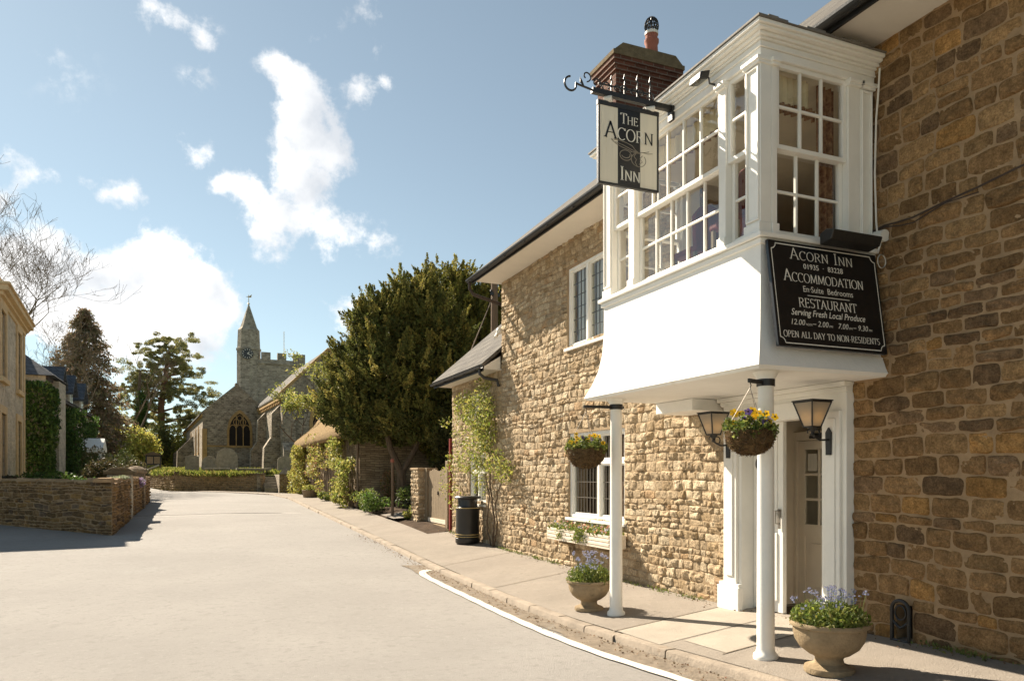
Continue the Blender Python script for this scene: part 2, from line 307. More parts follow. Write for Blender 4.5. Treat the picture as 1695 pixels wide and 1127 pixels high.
def npmesh(name, V, F, m, parent=None, col=None, smooth=False):
    V = np.asarray(V, dtype=np.float32); F = np.asarray(F, dtype=np.int32); k = F.shape[1]
    me = bpy.data.meshes.new(name); me.vertices.add(len(V)); me.vertices.foreach_set('co', V.ravel())
    me.loops.add(F.size); me.loops.foreach_set('vertex_index', F.ravel())
    me.polygons.add(len(F)); me.polygons.foreach_set('loop_start', np.arange(0, F.size, k, dtype=np.int32))
    me.polygons.foreach_set('use_smooth', np.full(len(F), smooth))
    me.update(calc_edges=True); me.materials.append(M[m] if isinstance(m, str) else m)
    if col is not None:
        a = me.attributes.new('Col', 'FLOAT_COLOR', 'FACE')
        cc = np.ones((len(F), 4), dtype=np.float32); cc[:, :3] = col; a.data.foreach_set('color', cc.ravel())
    return link(name, me, parent)

# ------------------------------------------------------------------ single stones laid in courses
def stone_wall(name, O, U, Nn, Lw, Ht, holes, pal, mat_s, mat_m, parent, ch=(.10,.2), sl=(.16,.46), seed=1, bulge=.03, gap=.011, res=(8,5), inside=None, thick=.35, wav=.035, jit=.010, v0=0., back=True, slope=None):
    """wall face: O lower corner, U along, Nn outward; holes are (u0,u1,v0,v1). Every stone is a bulged cushion of its own."""
    rg = random.Random(seed); O, U, Nn = Vector(O), Vector(U), Vector(Nn); Up = Vector((0,0,1))
    us = sorted({0, Lw, *[x for h in holes for x in h[:2]]}); vs = sorted({v0, Ht, *[x for h in holes for x in h[2:]]})
    us = [u for u in us if 0 <= u <= Lw]; vs = [v for v in vs if v0 <= v <= Ht]
    P = lambda u, v, w_: O+U*u+Up*v+Nn*w_
    if back:
        b = MB()
        for i in range(len(us)-1):
            for j in range(len(vs)-1):
                cu, cv = (us[i]+us[i+1])/2, (vs[j]+vs[j+1])/2
                if any(h[0] < cu < h[1] and h[2] < cv < h[3] for h in holes): continue
                b.poly([P(us[i],vs[j],0),P(us[i+1],vs[j],0),P(us[i+1],vs[j+1],0),P(us[i],vs[j+1],0)])
        for u0, u1, a, c in holes:
            a = max(a, v0)
            for q in ([(u0,a),(u0,c)],[(u1,a),(u1,c)],[(u0,c),(u1,c)],[(u0,a),(u1,a)]):
                b.poly([P(*q[0],0),P(*q[1],0),P(*q[1],-thick),P(*q[0],-thick)])
        b.build('mortar_bed', mat_m, parent)
    verts, faces, cols = [], [], []; nu, nv = res
    ss = np.sin(np.linspace(-1, 1, nu)*1.5708)*.5+np.linspace(-1, 1, nu)*.5; ts = np.sin(np.linspace(-1, 1, nv)*1.5708)*.5+np.linspace(-1, 1, nv)*.5
    v = v0; row = 0
    while v < Ht-.03:
        h = min(rg.uniform(*ch), Ht-v)
        if Ht-v-h < .05: h = Ht-v
        segs = [(0., Lw)]
        for u0, u1, a, c in holes:
            if v+h*.5 > a and v+h*.5 < c:
                segs = [z for s_ in segs for z in ((s_[0], min(s_[1], u0)), (max(s_[0], u1), s_[1])) if z[1]-z[0] > .03]
        for a, b_ in segs:
            u = a
            while u < b_-.02:
                l = rg.uniform(*sl)*(.7+1.6*h)
                if b_-u-l < .10: l = b_-u
                cells = [(u, u+l, v, v+h)]
                if h > .17 and rg.random() < .16:                  # two thin stones in place of one
                    k = rg.uniform(.4, .6); cells = [(u,u+l,v,v+h*k),(u,u+l,v+h*k,v+h)]
                for cu0, cu1, cv0, cv1 in cells:
                    if inside and not inside((cu0+cu1)/2, (cv0+cv1)/2): continue
                    g = gap*rg.uniform(.5, 1.5); hu, hv = (cu1-cu0)/2-g, (cv1-cv0)/2-g
                    if hu < .015 or hv < .012: continue
                    mu, mv = (cu0+cu1)/2, (cv0+cv1)/2
                    bl = bulge*rg.uniform(.35, 1.5); base = len(verts); pl = [(rg.uniform(-.8,.8), rg.uniform(-.8,.8), rg.uniform(.8,1.5)) for _ in range(4)]
                    shear = rg.uniform(-.05,.05); pw = rg.uniform(2.6, 5); sd0 = rg.random()*50
                    for t in ts:
                        for s_ in ss:
                            rr = 1-.10*(abs(s_)**pw)*(abs(t)**pw)
                            du = s_*hu*rr; dv = t*hv*rr+shear*du
                            q = noise.noise_vector(Vector(((mu+du)*9+seed, (mv+dv)*9, sd0)))
                            f = max(0, (1-abs(s_)**11))**.5*max(0, (1-abs(t)**9))**.5
                            wv = wav*noise.noise(Vector(((mu+du)*.9, (mv+dv)*1.3, seed)))
                            hh = bl*f*(max(.15, min(1.25, *[c3+a3*s_+b3*t for a3, b3, c3 in pl]))+.55*noise.noise(Vector(((mu+du)*12, (mv+dv)*12, sd0)))+.5*noise.noise(Vector(((mu+du)*30, (mv+dv)*30, sd0))))-.001
                            uu = min(max(mu+du+q.x*jit, 0), Lw); yy = mv+dv+q.y*jit*.8+wv
                            if slope: yy += slope*uu
                            verts.append(P(uu, yy, hh))
                    c = pal(rg)
                    for j in range(nv-1):
                        for i in range(nu-1):
                            a0 = base+j*nu+i; faces.append((a0, a0+1, a0+nu+1, a0+nu)); cols.append(c)
                u += l
        v += h; row += 1
    return npmesh(name, [tuple(p) for p in verts], faces, mat_s, parent, np.array(cols), smooth=False)

def pal_tan(rg):
    k = rg.random(); f = rg.uniform(.84, 1.16)
    c = (.41,.315,.205) if k < .55 else (.50,.405,.28) if k < .8 else (.34,.25,.15) if k < .97 else (.38,.26,.15)
    return tuple(x*f for x in c)
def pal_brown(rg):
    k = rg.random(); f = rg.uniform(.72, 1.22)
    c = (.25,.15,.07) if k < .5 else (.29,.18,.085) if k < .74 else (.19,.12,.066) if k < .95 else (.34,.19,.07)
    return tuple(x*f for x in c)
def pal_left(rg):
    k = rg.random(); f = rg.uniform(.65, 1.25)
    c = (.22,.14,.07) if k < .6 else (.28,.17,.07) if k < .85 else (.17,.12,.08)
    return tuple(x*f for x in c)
def pal_church(rg):
    f = rg.uniform(.7, 1.25); return (.31*f, .235*f, .15*f)

# ------------------------------------------------------------------ foliage
def leaves(P, size, rng, col, cvar=.25, aspect=.45, droop=None, sizevar=.4, hue=.12):
    P = np.asarray(P); n = len(P)
    a = rng.normal(size=(n,3))
    if droop is not None: a = a*.55+np.asarray(droop)
    a /= np.linalg.norm(a, axis=1)[:,None]+1e-9
    r = rng.normal(size=(n,3)); b = np.cross(a, r); b /= np.linalg.norm(b, axis=1)[:,None]+1e-9
    s = size*(1+sizevar*rng.uniform(-1,1,n))[:,None]
    cn = np.cross(a, b)*s*.12
    V = np.empty((n,4,3)); V[:,0] = P-a*s*.5; V[:,1] = P+b*s*aspect*.5+cn; V[:,2] = P+a*s*.5; V[:,3] = P-b*s*aspect*.5+cn
    F = np.arange(4*n).reshape(n,4)
    c = np.asarray(col)
    c = c[None,:] if c.ndim == 1 else c
    cc = c*(1+cvar*rng.uniform(-1,1,(n,1)))*(1+hue*rng.uniform(-1,1,(n,3)))
    return V.reshape(-1,3), F, np.clip(cc, 0, 1)
def merge(parts):
    Vs, Fs, Cs = [], [], []; o = 0
    for V, F, c in parts: Vs.append(V); Fs.append(F+o); Cs.append(c); o += len(V)
    return np.concatenate(Vs), np.concatenate(Fs), np.concatenate(Cs)
def ball(rng, c, r, n, shell=.5):
    d = rng.normal(size=(n,3)); d /= np.linalg.norm(d, axis=1)[:,None]
    rad = rng.uniform(shell**3, 1, n)**(1/3)
    return np.asarray(c)+d*rad[:,None]*np.asarray(r)
def branch_tree(mb, p, d, length, r, depth, rg, spread=.5, up=.12, ends=None, wob=.12, minr=.008, kids=(2,3), shrink=.72, n=5):
    pts = [Vector(p)]; rs = [r]; dd = Vector(d).normalized(); k = 4
    for i in range(k):
        dd = (dd+Vector((rg.uniform(-1,1),rg.uniform(-1,1),rg.uniform(-1,1)+up*2))*wob).normalized()
        pts.append(pts[-1]+dd*length/k); rs.append(max(minr, r*(1-.38*(i+1)/k)))
    mb.tube(pts, rs, n if r > .03 else 3, cap=False)
    if ends is not None and depth <= 1: ends += [pts[-1], pts[-2]]
    if depth <= 0: return
    for j in range(rg.randint(*kids)):
        q = pts[rg.choice([2,3,4,4])] if depth > 0 else pts[-1]
        ax = Vector((rg.uniform(-1,1),rg.uniform(-1,1),rg.uniform(-.35,.8))).normalized()
        nd = (dd*(1-spread*.4)+ax*spread*1.5).normalized()
        branch_tree(mb, q, nd, length*shrink*rg.uniform(.75,1.2), max(minr, r*.6*rg.uniform(.75,1.05)), depth-1, rg, spread, up, ends, wob, minr, kids, shrink, n)
# ------------------------------------------------------------------ the lie of the land
KY = [-40,3,5,8,10.4,13.7,18,23.6,37,48,70,100,700]; KZ = [.1,.03,-.05,-.14,-.15,-.10,.02,.147,.44,.66,1.1,1.5,3.2]
WY = [-40,3.8,4.5,7.4,10,14.6,18,20.5,27,44,60]; WZ = [.25,.165,.12,.02,.0,.05,.15,.28,.42,.58,.9]
XRY = [-40,3,5,6,8,38,42,45,48,56,68,90,140]; XRX = [4.2,4.2,4.15,4.08,4.0,4.0,3.6,1.6,-1.6,-3.4,-4.7,-6.3,-10]
XLY = [-40,27.9,28,38,44,52,60,75,90,140]; XLX = [-60,-60,-2.1,-2.1,-3.2,-5.6,-7.6,-9.6,-11.6,-16]
def sm_interp(y, a, b): return sum(np.interp(y+k, a, b) for k in (-1.2,-.6,0,.6,1.2))/5
def kt(y): return float(sm_interp(y, KY, KZ))
def zw(y): return float(sm_interp(y, WY, WZ))
def xr(y): return float(np.interp(y, XRY, XRX))
def xl(y): return float(np.interp(y, XLY, XLX))
def zroad(x, y): return kt(y)-.07+.05*max(0, 1-((x-.9)/3.2)**2)
def zpave(x, y):
    f = min(1.2, max(0, (x-xr(y))/(5.85-4.1))); return kt(y)+(zw(y)-kt(y))*f
YS = sorted({*np.arange(-12, 30, .5), 27.95, 28.0, *np.arange(30, 60, 1.), *np.arange(60, 142, 4.)})
def strip(name, fx, fz, ys, m, smooth=True):
    V, F = [], []; k = None
    for i, y in enumerate(ys):
        xs = fx(y); k = len(xs)
        V += [(x, y, fz(x, y)) for x in xs]
    for i in range(len(ys)-1):
        for j in range(k-1): F.append((i*k+j, i*k+j+1, (i+1)*k+j+1, (i+1)*k+j))
    return struct(npmesh(name, V, F, m, smooth=smooth))
gy = [-60,-30,-12,*range(-6,60,3),*range(60,160,10),200,300,500,900]; gx = [-700,-300,-120,-60,-30,-16,-9,-4,0,4,5.5,8,12,20,40,90,200,700]
strip('ground', lambda y: gx, lambda x, y: kt(y)-.16, gy, 'grass')
strip('road', lambda y: list(np.linspace(xl(y), xr(y), 22)), zroad, YS, 'road')
strip('road_edge_grit', lambda y: [xr(y)-.36+.06*math.sin(y*1.7)+.05*math.sin(y*4.3)+.03*math.sin(y*11), xr(y)-.2, xr(y)-.005], lambda x, y: zroad(x, y)+.004, [y for y in YS if 1 < y < 14.2], 'gravel')
strip('pavement', lambda y: list(np.linspace(xr(y)+.135, 5.95, 8)), zpave, [y for y in YS if -6 <= y <= 18.01], 'pavement')
strip('pavement', lambda y: list(np.linspace(xr(y)+.135, xr(y)+1.25, 5)), zpave, [y for y in YS if 18 <= y <= 47], 'pavement')
# kerb stones, one run with open joints
kb = MB(); y = -4.
while y < 46:
    l = rnd.uniform(.6, 1.05); a, b = y+.007, y+l-.007; j = rnd.uniform(-.012,.012); dzk = rnd.uniform(-.008,.006)
    q = []
    for yy in (a, (a+b)/2, b):
        x0 = xr(yy)+j+rnd.uniform(-.006,.006); z1 = kt(yy)+.004+dzk; q.append([(x0,yy,z1-.2),(x0+.012,yy,z1-.014),(x0+.03,yy,z1),(x0+.145,yy,z1+.003),(x0+.145,yy,z1-.2)])
    vs = [p for r_ in q for p in r_]; n5 = 5
    fs = [(i*n5+t, i*n5+t+1, (i+1)*n5+t+1, (i+1)*n5+t) for i in range(2) for t in range(4)]+[(0,1,2,3,4),(10,11,12,13,14)]
    kb.add(vs, fs); y += l
struct(kb.build('kerb', 'kerb', smooth=True, angle=50))
# pale slabs before the door and patched joints across the pavement
sl = MB()
def slab_on(mb, pts, h=.004):
    mb.poly([(x, y, zpave(x, y)+h) for x, y in pts])
def patch(name, x0, x1, y0, y1, m, h, sk=0.):
    xs = np.linspace(x0, x1, 7); ys = np.linspace(y0, y1, 7)
    V = [(x, y+sk*(x-x0), zpave(x, y+sk*(x-x0))+h) for y in ys for x in xs]
    F = [(i*7+j, i*7+j+1, (i+1)*7+j+1, (i+1)*7+j) for i in range(6) for j in range(6)]
    return struct(npmesh(name, V, F, m))
patch('paving_slab', 4.18, 5.82, 6.22, 7.02, 'slab', .004, .12); patch('paving_slab', 4.45, 5.82, 5.55, 6.2, 'slab', .005, .12)
for x0, x1, y0, sk in ((4.14,5.83,7.04,.12),(4.4,5.83,5.53,.12),(4.1,5.85,13.2,.35),(4.14,5.85,10.6,.25)):
    patch('pavement_joint', x0, x1, y0, y0+.018, 'gravel', .006, sk)
# the white line that hooks in to the kerb
cl_ = [(3.74,1.5),(3.72,3.2),(3.71,5.2),(3.60,6.3),(3.58,7.4),(3.60,8.5),(3.63,10.2),(3.62,11.6),(3.62,12.5),(3.66,12.95),(3.76,13.22),(3.92,13.32)]
def spline(pts, n):
    P_ = np.array(pts); d = np.r_[0, np.cumsum(np.hypot(*np.diff(P_, axis=0).T))]; t = np.linspace(0, d[-1], n)
    q = np.c_[np.interp(t, d, P_[:,0]), np.interp(t, d, P_[:,1])]
    for _ in range(3): q[1:-1] = (q[:-2]+2*q[1:-1]+q[2:])/4
    return q
q = spline(cl_, 90); tg = np.gradient(q, axis=0); tg /= np.linalg.norm(tg, axis=1)[:,None]; nn_ = np.c_[-tg[:,1], tg[:,0]]
V, F = [], []
for i in range(len(q)):
    wd = .068+.006*math.sin(i*1.3)
    for s_ in (-1, 1):
        p = q[i]+nn_[i]*wd*s_; V.append((p[0], p[1], zroad(p[0], p[1])+.008))
F = [(2*i, 2*i+1, 2*i+3, 2*i+2) for i in range(len(q)-1)]
struct(npmesh('road_marking', V, F, 'paint'))
# grit, dead leaves and twigs along the kerb
rg_ = np.random.default_rng(3); n = 1500
yy = rg_.uniform(2.5, 20, n); xx = np.array([xr(t) for t in yy])-np.abs(rg_.normal(0, .16, n))-.01
back = rg_.random(n) < .3; xx = np.where(back, np.where(yy < 14.5, 5.82, 5.8)-np.abs(rg_.normal(0,.12,n)), xx)
zz = np.array([zpave(a, b) if c else zroad(a, b) for a, b, c in zip(xx, yy, back)])+.012
V, F, cc = leaves(np.c_[xx,yy,zz], .022, rg_, (.16,.10,.055), .5, .7, sizevar=.7); V[:,2] = np.clip(V[:,2], np.repeat(zz,4)-.006, np.repeat(zz,4)+.008)
tag(npmesh('leaf_litter', V, F, 'leaf', col=cc), 'brown grit and dead leaves gathered along the kerb and wall foot', 'litter', kind='stuff')

n = 900; yy = rg_.choice([4.1,4.4,7.9,8.6,9.3,10.4,11.9,12.6,13.4,13.9,14.3,17.2,17.7], n)+rg_.normal(0,.16,n); xx = 5.80-np.abs(rg_.normal(0,.035,n)); zz = np.array([zpave(a, b) for a, b in zip(xx, yy)])+rg_.uniform(0,.045,n)
V, F, cc = leaves(np.c_[xx,yy,zz], .035, rg_, (.16,.19,.05), .4, .4, droop=(-.2,0,.8)); tag(npmesh('weeds', V, F, 'leaf', col=cc), 'small green weeds sprouting where wall meets pavement', 'weeds', kind='stuff')
# ------------------------------------------------------------------ the inn
W = 5.85; YC = 14.53
inn = thing('inn', 'stone inn with a white painted bay on two columns over its door and a hipped brick chimney stack', 'inn', (W, 8, 0))
inn['label'] = 'large tan stone inn with white bay window on columns and a brick chimney'
stone_wall('wall', (W,5.40,0), (0,1,0), (-1,0,0), YC-5.40, 5.62, [(0,1.80,-.3,2.5),(0,2.3,3.7,5.45),(4.22,6.05,.87,2.30),(4.80,6.10,3.76,5.13)], pal_tan, 'stone', 'mortar', inn, ch=(.068,.145), sl=(.11,.33), seed=3, bulge=.023, gap=.0045, res=(11,8), v0=-.3, jit=.018, wav=.05)
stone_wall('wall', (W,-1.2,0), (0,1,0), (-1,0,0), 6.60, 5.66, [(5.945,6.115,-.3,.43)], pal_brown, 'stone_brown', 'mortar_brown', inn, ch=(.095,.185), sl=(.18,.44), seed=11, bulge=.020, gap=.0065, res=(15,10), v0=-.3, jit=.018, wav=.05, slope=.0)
b = MB()                                                    # the rest of the shell: ends, back, inner floor
b.box(W+.36, 12.6, YC-.4, YC, -.3, 5.6); b.box(W+.02, 12.6, -4, -1.2, -.3, 5.6); b.box(12.5, 12.7, -4, YC, -.3, 5.6)
b.prism([(W+.02,YC-.005,5.55),(12.7,YC-.005,5.55),(9.25,YC-.005,8.9)], (0,-.3,0))
b.box(W+.36, 12.5, -1.2, YC-.4, 3.0, 3.2); b.box(9.4, 9.5, -1.2, YC-.4, -.3, 5.6)
b.build('shell', 'mortar', inn)
# roof
TA = math.tan(R(40)); EX, EZ = 5.18, 5.70
r = MB(); r.prism([(EX,-4.2,EZ),(9.25,-4.2,EZ+(9.25-EX)*TA),(13.3,-4.2,EZ),(13.3,-4.2,EZ-.09),(9.25,-4.2,EZ+(9.25-EX)*TA-.12),(EX+.03,-4.2,EZ-.07)], (0,YC+4.35,0))
roof = r.build('roof', 'slate', inn)
s_ = MB(); s_.box(EX+.06, W+.06, -4.1, YC+.1, 5.61, 5.635); s_.build('soffit', 'soffit', inn)
g = MB(); gp = [(EX-.015+.062*math.cos(t), 0, EZ-.06+.062*math.sin(t)) for t in np.linspace(math.pi, 2*math.pi, 9)]
gp += [(EX-.015+.054*math.cos(t), 0, EZ-.06+.054*math.sin(t)) for t in np.linspace(2*math.pi, math.pi, 9)]
g.prism([(x,-4.15,z) for x,_,z in gp], (0,YC+4.33,0))
g.box(EX+.035, EX+.062, -4.1, YC+.1, 5.56, 5.70)
for y in np.arange(-3.6, YC, .9): g.bar((EX+.03,y,EZ-.10), (EX-.07,y,EZ-.125), .025, .012)
g.build('gutter', 'black', inn)
d = MB(); d.tube([(EX-.01,YC+.10,5.6),(EX-.01,YC+.10,5.45),(EX+.08,YC+.11,5.34),(W+.35,YC+.14,5.12)], .036, 8); d.build('downpipe', 'cable', inn, smooth=True)
# chimney with its oversailing courses, pot and cowl
c = MB(); c.box(7.05,8.38,11.9,12.58,6.2,9.02); c.box(7.02,8.41,11.87,12.61,9.02,9.10); c.box(6.99,8.44,11.84,12.64,9.10,9.18); c.box(6.96,8.47,11.81,12.67,9.18,9.26)
ch = c.build('chimney', 'brick', inn)
c = MB(); c.box(6.94,8.49,11.79,12.69,9.26,9.34); c.prism([(6.96,11.81,9.34),(8.47,11.81,9.34),(8.3,11.81,9.50),(7.15,11.81,9.50)], (0,.86,0)); c.build('chimney_cap', 'lichen_stone', ch)
c = MB(); c.lathe([(.15,9.46),(.13,9.6),(.115,9.85),(.14,9.9),(.14,9.95),(.11,9.97),(.12,10.05)], (8.03,12.22,0), 18); c.build('chimney_pot', 'pot', ch, smooth=True)
c = MB(); c.lathe([(.13,0),(.13,.05)], (8.03,12.22,10.05), 18, 1)
for k in range(14):
    t = k*math.pi*2/14; c.tube([(8.03+.13*math.cos(t)*math.sin(a), 12.22+.13*math.sin(t)*math.sin(a), 10.22-.17*math.cos(a)) for a in np.linspace(.9, math.pi, 7)], .012, 4)
for a in (1.1,1.5,1.9,2.3,2.7):
    c.tube([(8.03+.13*math.sin(a)*math.cos(t), 12.22+.13*math.sin(a)*math.sin(t), 10.22-.17*math.cos(a)) for t in np.linspace(0, 2*math.pi, 14)], .012, 4)
c.build('chimney_cowl', ['black','plastic'], ch, smooth=True)

# ---- sash and casement joinery, built in a wall's own frame: u along, v up, w outward
class Fr:
    def __init__(s, O, U, Nn): s.O, s.U, s.N = Vector(O), Vector(U), Vector(Nn)
    def p(s, u, v, w_=0): return s.O+s.U*u+Vector((0,0,1))*v+s.N*w_
    def box(s, mb, u0, u1, v0, v1, w0, w1, mi=0):
        q = [s.p(u,v,w_) for w_ in (w0,w1) for (u,v) in ((u0,v0),(u1,v0),(u1,v1),(u0,v1))]
        mb.add(q, [(0,3,2,1),(4,5,6,7),(0,1,5,4),(1,2,6,5),(2,3,7,6),(3,0,4,7)], mi)
    def quad(s, mb, u0, u1, v0, v1, w_=0): mb.poly([s.p(u0,v0,w_),s.p(u1,v0,w_),s.p(u1,v1,w_),s.p(u0,v1,w_)])
def sash(fr, u0, u1, v0, v1, cols, rows, w_, parent, st=.04, bar_=.022, name='sash', bot=None):
    m = MB(); bt = bot or st
    fr.box(m,u0,u0+st,v0,v1,w_-.022,w_+.022); fr.box(m,u1-st,u1,v0,v1,w_-.022,w_+.022)
    fr.box(m,u0+st,u1-st,v0,v0+bt,w_-.022,w_+.022); fr.box(m,u0+st,u1-st,v1-st,v1,w_-.022,w_+.022)
    for i in range(1, cols):
        u = u0+st+(u1-u0-2*st)*i/cols; fr.box(m,u-bar_/2,u+bar_/2,v0+bt,v1-st,w_-.014,w_+.016)
    for j in range(1, rows):
        v = v0+bt+(v1-st-v0-bt)*j/rows; fr.box(m,u0+st,u1-st,v-bar_/2,v+bar_/2,w_-.013,w_+.0145)
    o = m.build(name, 'white', parent, bevel=.004)
    gm = MB(); fr.quad(gm,u0+st*.6,u1-st*.6,v0+bt*.6,v1-st*.6,w_-.004); gm.build('pane', 'glass', parent)
    return o
def leaded_window(fr, u0, u1, v0, v1, muls, parent, transom=None, w_=-.09, cw=.115, chh=.20, curtain=None, fw=.06, lead=True):
    m = MB(); fr.box(m,u0,u0+fw,v0,v1,w_-.04,w_+.06); fr.box(m,u1-fw,u1,v0,v1,w_-.04,w_+.06)
    fr.box(m,u0+fw,u1-fw,v1-fw,v1,w_-.04,w_+.06); fr.box(m,u0+fw,u1-fw,v0,v0+fw,w_-.04,w_+.06)
    if transom: fr.box(m,u0+fw,u1-fw,transom-.035,transom+.035,w_-.038,w_+.057)
    for q in muls: fr.box(m,q-.035,q+.035,v0+fw,v1-fw,w_-.037,w_+.062)
    edges = [u0+fw, *[x for q in muls for x in (q-.035, q+.035)], u1-fw]
    lm = MB()
    for i in range(0, len(edges), 2):
        a, c_ = edges[i], edges[i+1]
        for p0, p1 in ([(v0+fw, transom-.035), (transom+.035, v1-fw)] if transom else [(v0+fw, v1-fw)]):
            k = .028                                                            # each casement's own frame
            fr.box(m,a,a+k,p0,p1,w_-.02,w_+.03); fr.box(m,c_-k,c_,p0,p1,w_-.02,w_+.03); fr.box(m,a+k,c_-k,p0,p0+k,w_-.02,w_+.03); fr.box(m,a+k,c_-k,p1-k,p1,w_-.02,w_+.03)
            nu_ = max(2, round((c_-a)/cw)); nv_ = max(1, round((p1-p0)/chh))
            for t in range(1, nu_): x = a+k+(c_-a-2*k)*t/nu_; fr.box(lm,x-.005,x+.005,p0+k,p1-k,w_-.006,w_+.008)
            for t in range(1, nv_): z = p0+k+(p1-p0-2*k)*t/nv_; fr.box(lm,a+k,c_-k,z-.005,z+.005,w_-.005,w_+.007)
    o = m.build('window', 'white', parent, bevel=.004)
    if lead: lm.build('lead_came', 'lead' if lead is True else lead, o)
    gm = MB(); fr.quad(gm,u0+.02,u1-.02,v0+.02,v1-.02,w_); gm.build('pane', 'glass_dark', o)
    sm_ = MB(); fr.box(sm_,u0-.05,u1+.05,v0-.05,v0-.002,w_-.04,.05); sm_.build('sill', 'white', o, bevel=.006)
    bx = MB(); D = w_-.75
    fr.quad(bx,u0-.1,u1+.1,v0-.1,v1+.1,D)
    for (a,c_,e,f) in ((u0-.1,u0-.1,v0-.1,v1+.1),(u1+.1,u1+.1,v0-.1,v1+.1)): bx.poly([fr.p(a,e,w_-.05),fr.p(a,f,w_-.05),fr.p(a,f,D),fr.p(a,e,D)])
    for z in (v0-.1,v1+.1): bx.poly([fr.p(u0-.1,z,w_-.05),fr.p(u1+.1,z,w_-.05),fr.p(u1+.1,z,D),fr.p(u0-.1,z,D)])
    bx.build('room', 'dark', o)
    if curtain:
        for (a, c_, cm, wf) in curtain: drape(fr, a, c_, v0+.02, v1-.03, w_-.11, cm, o, wf)
    return o
def drape(fr, u0, u1, v0, v1, w_, m, parent, waves=5, amp=.025, name='curtain'):
    nU = waves*8; V = []; F = []
    for j, v in enumerate((v0, (v0+v1)/2, v1)):
        for i in range(nU+1):
            t = i/nU; V.append(fr.p(u0+(u1-u0)*t, v, w_+amp*math.sin(t*waves*2*math.pi)*(1.2-.3*j)+.008*math.sin(t*37)))
    F = [(j*(nU+1)+i, j*(nU+1)+i+1, (j+1)*(nU+1)+i+1, (j+1)*(nU+1)+i) for j in range(2) for i in range(nU)]
    return npmesh(name, [tuple(p) for p in V], F, m, parent, smooth=True)
FW = Fr((W,0,0), (0,1,0), (-1,0,0))
leaded_window(FW, 9.62, 11.45, .87, 2.30, [9.99, 10.47], inn, transom=1.80, curtain=[(9.7,10.05,'curtain',4),(10.55,10.75,'curtain',3)], cw=.11, chh=.3, lead='chain')
leaded_window(FW, 10.20, 11.50, 3.76, 5.13, [10.84], inn, cw=.14, chh=.22, fw=.05, curtain=[(10.22,11.48,'net',12)])

# ---- bay window over the porch: render skirt, frames, sashes, cornice
BX, Y0, Y1 = 4.50, 5.15, 7.88
prof = [(0,3.62),(0,3.30),(.012,3.05),(.04,2.85),(.09,2.68),(.15,2.53)]       # flare of the skirt
def ring(f, z): return [(W+.02, Y0-f, z), (BX-f, Y0-f, z), (BX-f, Y1+f*1.5, z), (W+.02, Y1+f*1.5, z)]
sk = MB(); rings = [ring(f, z) for f, z in prof]; vs = [p for q in rings for p in q]
sk.add(vs, [(i*4+j, i*4+j+1, (i+1)*4+j+1, (i+1)*4+j) for i in range(len(prof)-1) for j in range(3)])
lo = ring(.15, 2.53); li = ring(.12, 2.50)
sk.add(lo+li, [(0,1,5,4),(1,2,6,5),(2,3,7,6)]); sk.poly(li)
bay = sk.build('bay_window', 'render_white', inn, smooth=True, angle=50, bevel=0)
k = MB(); k.box(5.36, W-.0, 7.30, 8.06, 2.36, 2.497); k.build('bay_beam', 'render_white', bay, bevel=.008)
k = MB()                                                    # sill: a moulded board round the three sides
for z0, z1, e in ((3.605,3.655,.025),(3.657,3.70,.055)): k.box(BX-e, W-.002, Y0-e, Y1+e, z0, z1)
k.build('sill', 'white', bay, bevel=.008)
k = MB()                                                    # frieze and stepped cornice
for z0, z1, e in ((5.24,5.315,.006),(5.315,5.33,.022),(5.33,5.375,.010),(5.375,5.395,.035),(5.395,5.425,.06),(5.425,5.45,.10),(5.45,5.485,.125)): k.box(BX-e, W-.004, Y0-e, Y1+e, z0, z1-.0005)
k.build('cornice', 'white', bay, bevel=.006)
k = MB(); nX = 14; 
for i in range(nX):
    a, c_ = BX-.14+(W-BX+.135)*i/nX, BX-.14+(W-BX+.135)*(i+1)/nX; z = 5.503+.012*math.sin(i*1.4); k.box(a, c_+.001, Y0-.14, Y1+.14, 5.486, z)
k.build('bay_roof', 'lead_roof', bay)
ft = Fr((BX,0,0), (0,1,0), (-1,0,0)); rt = Fr((0,Y0,0), (1,0,0), (0,-1,0)); lt = Fr((0,Y1,0), (1,0,0), (0,1,0))
VB, VM, VT = 3.70, 4.50, 5.24
def post(fr, u0, u1, panel=True):
    k = MB()
    fr.box(k, u0, u1, VB, VT, -.12, 0)
    if panel:
        a, c_ = u0+.035, u1-.035
        fr.box(k, u0+.012, u0+.03, VB+.12, VT-.07, 0, .018); fr.box(k, u1-.03, u1-.012, VB+.12, VT-.07, 0, .018)
        fr.box(k, u0+.03, u1-.03, VT-.09, VT-.07, 0, .018); fr.box(k, u0+.03, u1-.03, VB+.12, VB+.14, 0, .018)
    fr.box(k, u0-.012, u1+.012, VT-.06, VT-.0005, -.11, .03); fr.box(k, u0-.02, u1+.02, VT-.035, VT-.001, -.11, .045); fr.box(k, u0-.008, u1+.008, VB, VB+.10, -.11, .02)
    k.build('window_post', 'white', bay, bevel=.005)
post(ft, 5.152, 5.34); post(ft, 7.69, 7.878); post(ft, 5.62, 5.72, False); post(ft, 7.20, 7.32, False)
post(rt, 4.622, 4.685, False); post(rt, 5.52, 5.66, False); post(rt, 5.665, 5.82, True); post(lt, 4.622, 4.70, False); post(lt, 5.55, 5.82, False)
def pair(fr, u0, u1, cols):
    sash(fr, u0, u1, VM-.02, VT-.002, cols, 2, -.045, bay); sash(fr, u0+.001, u1-.001, VB+.001, VM+.02, cols, 2, -.092, bay, bot=.075)
pair(ft, 5.345, 5.618, 1); pair(ft, 5.722, 7.198, 5); pair(ft, 7.322, 7.688, 1); pair(rt, 4.688, 5.518, 3); pair(lt, 4.70, 5.55, 3)
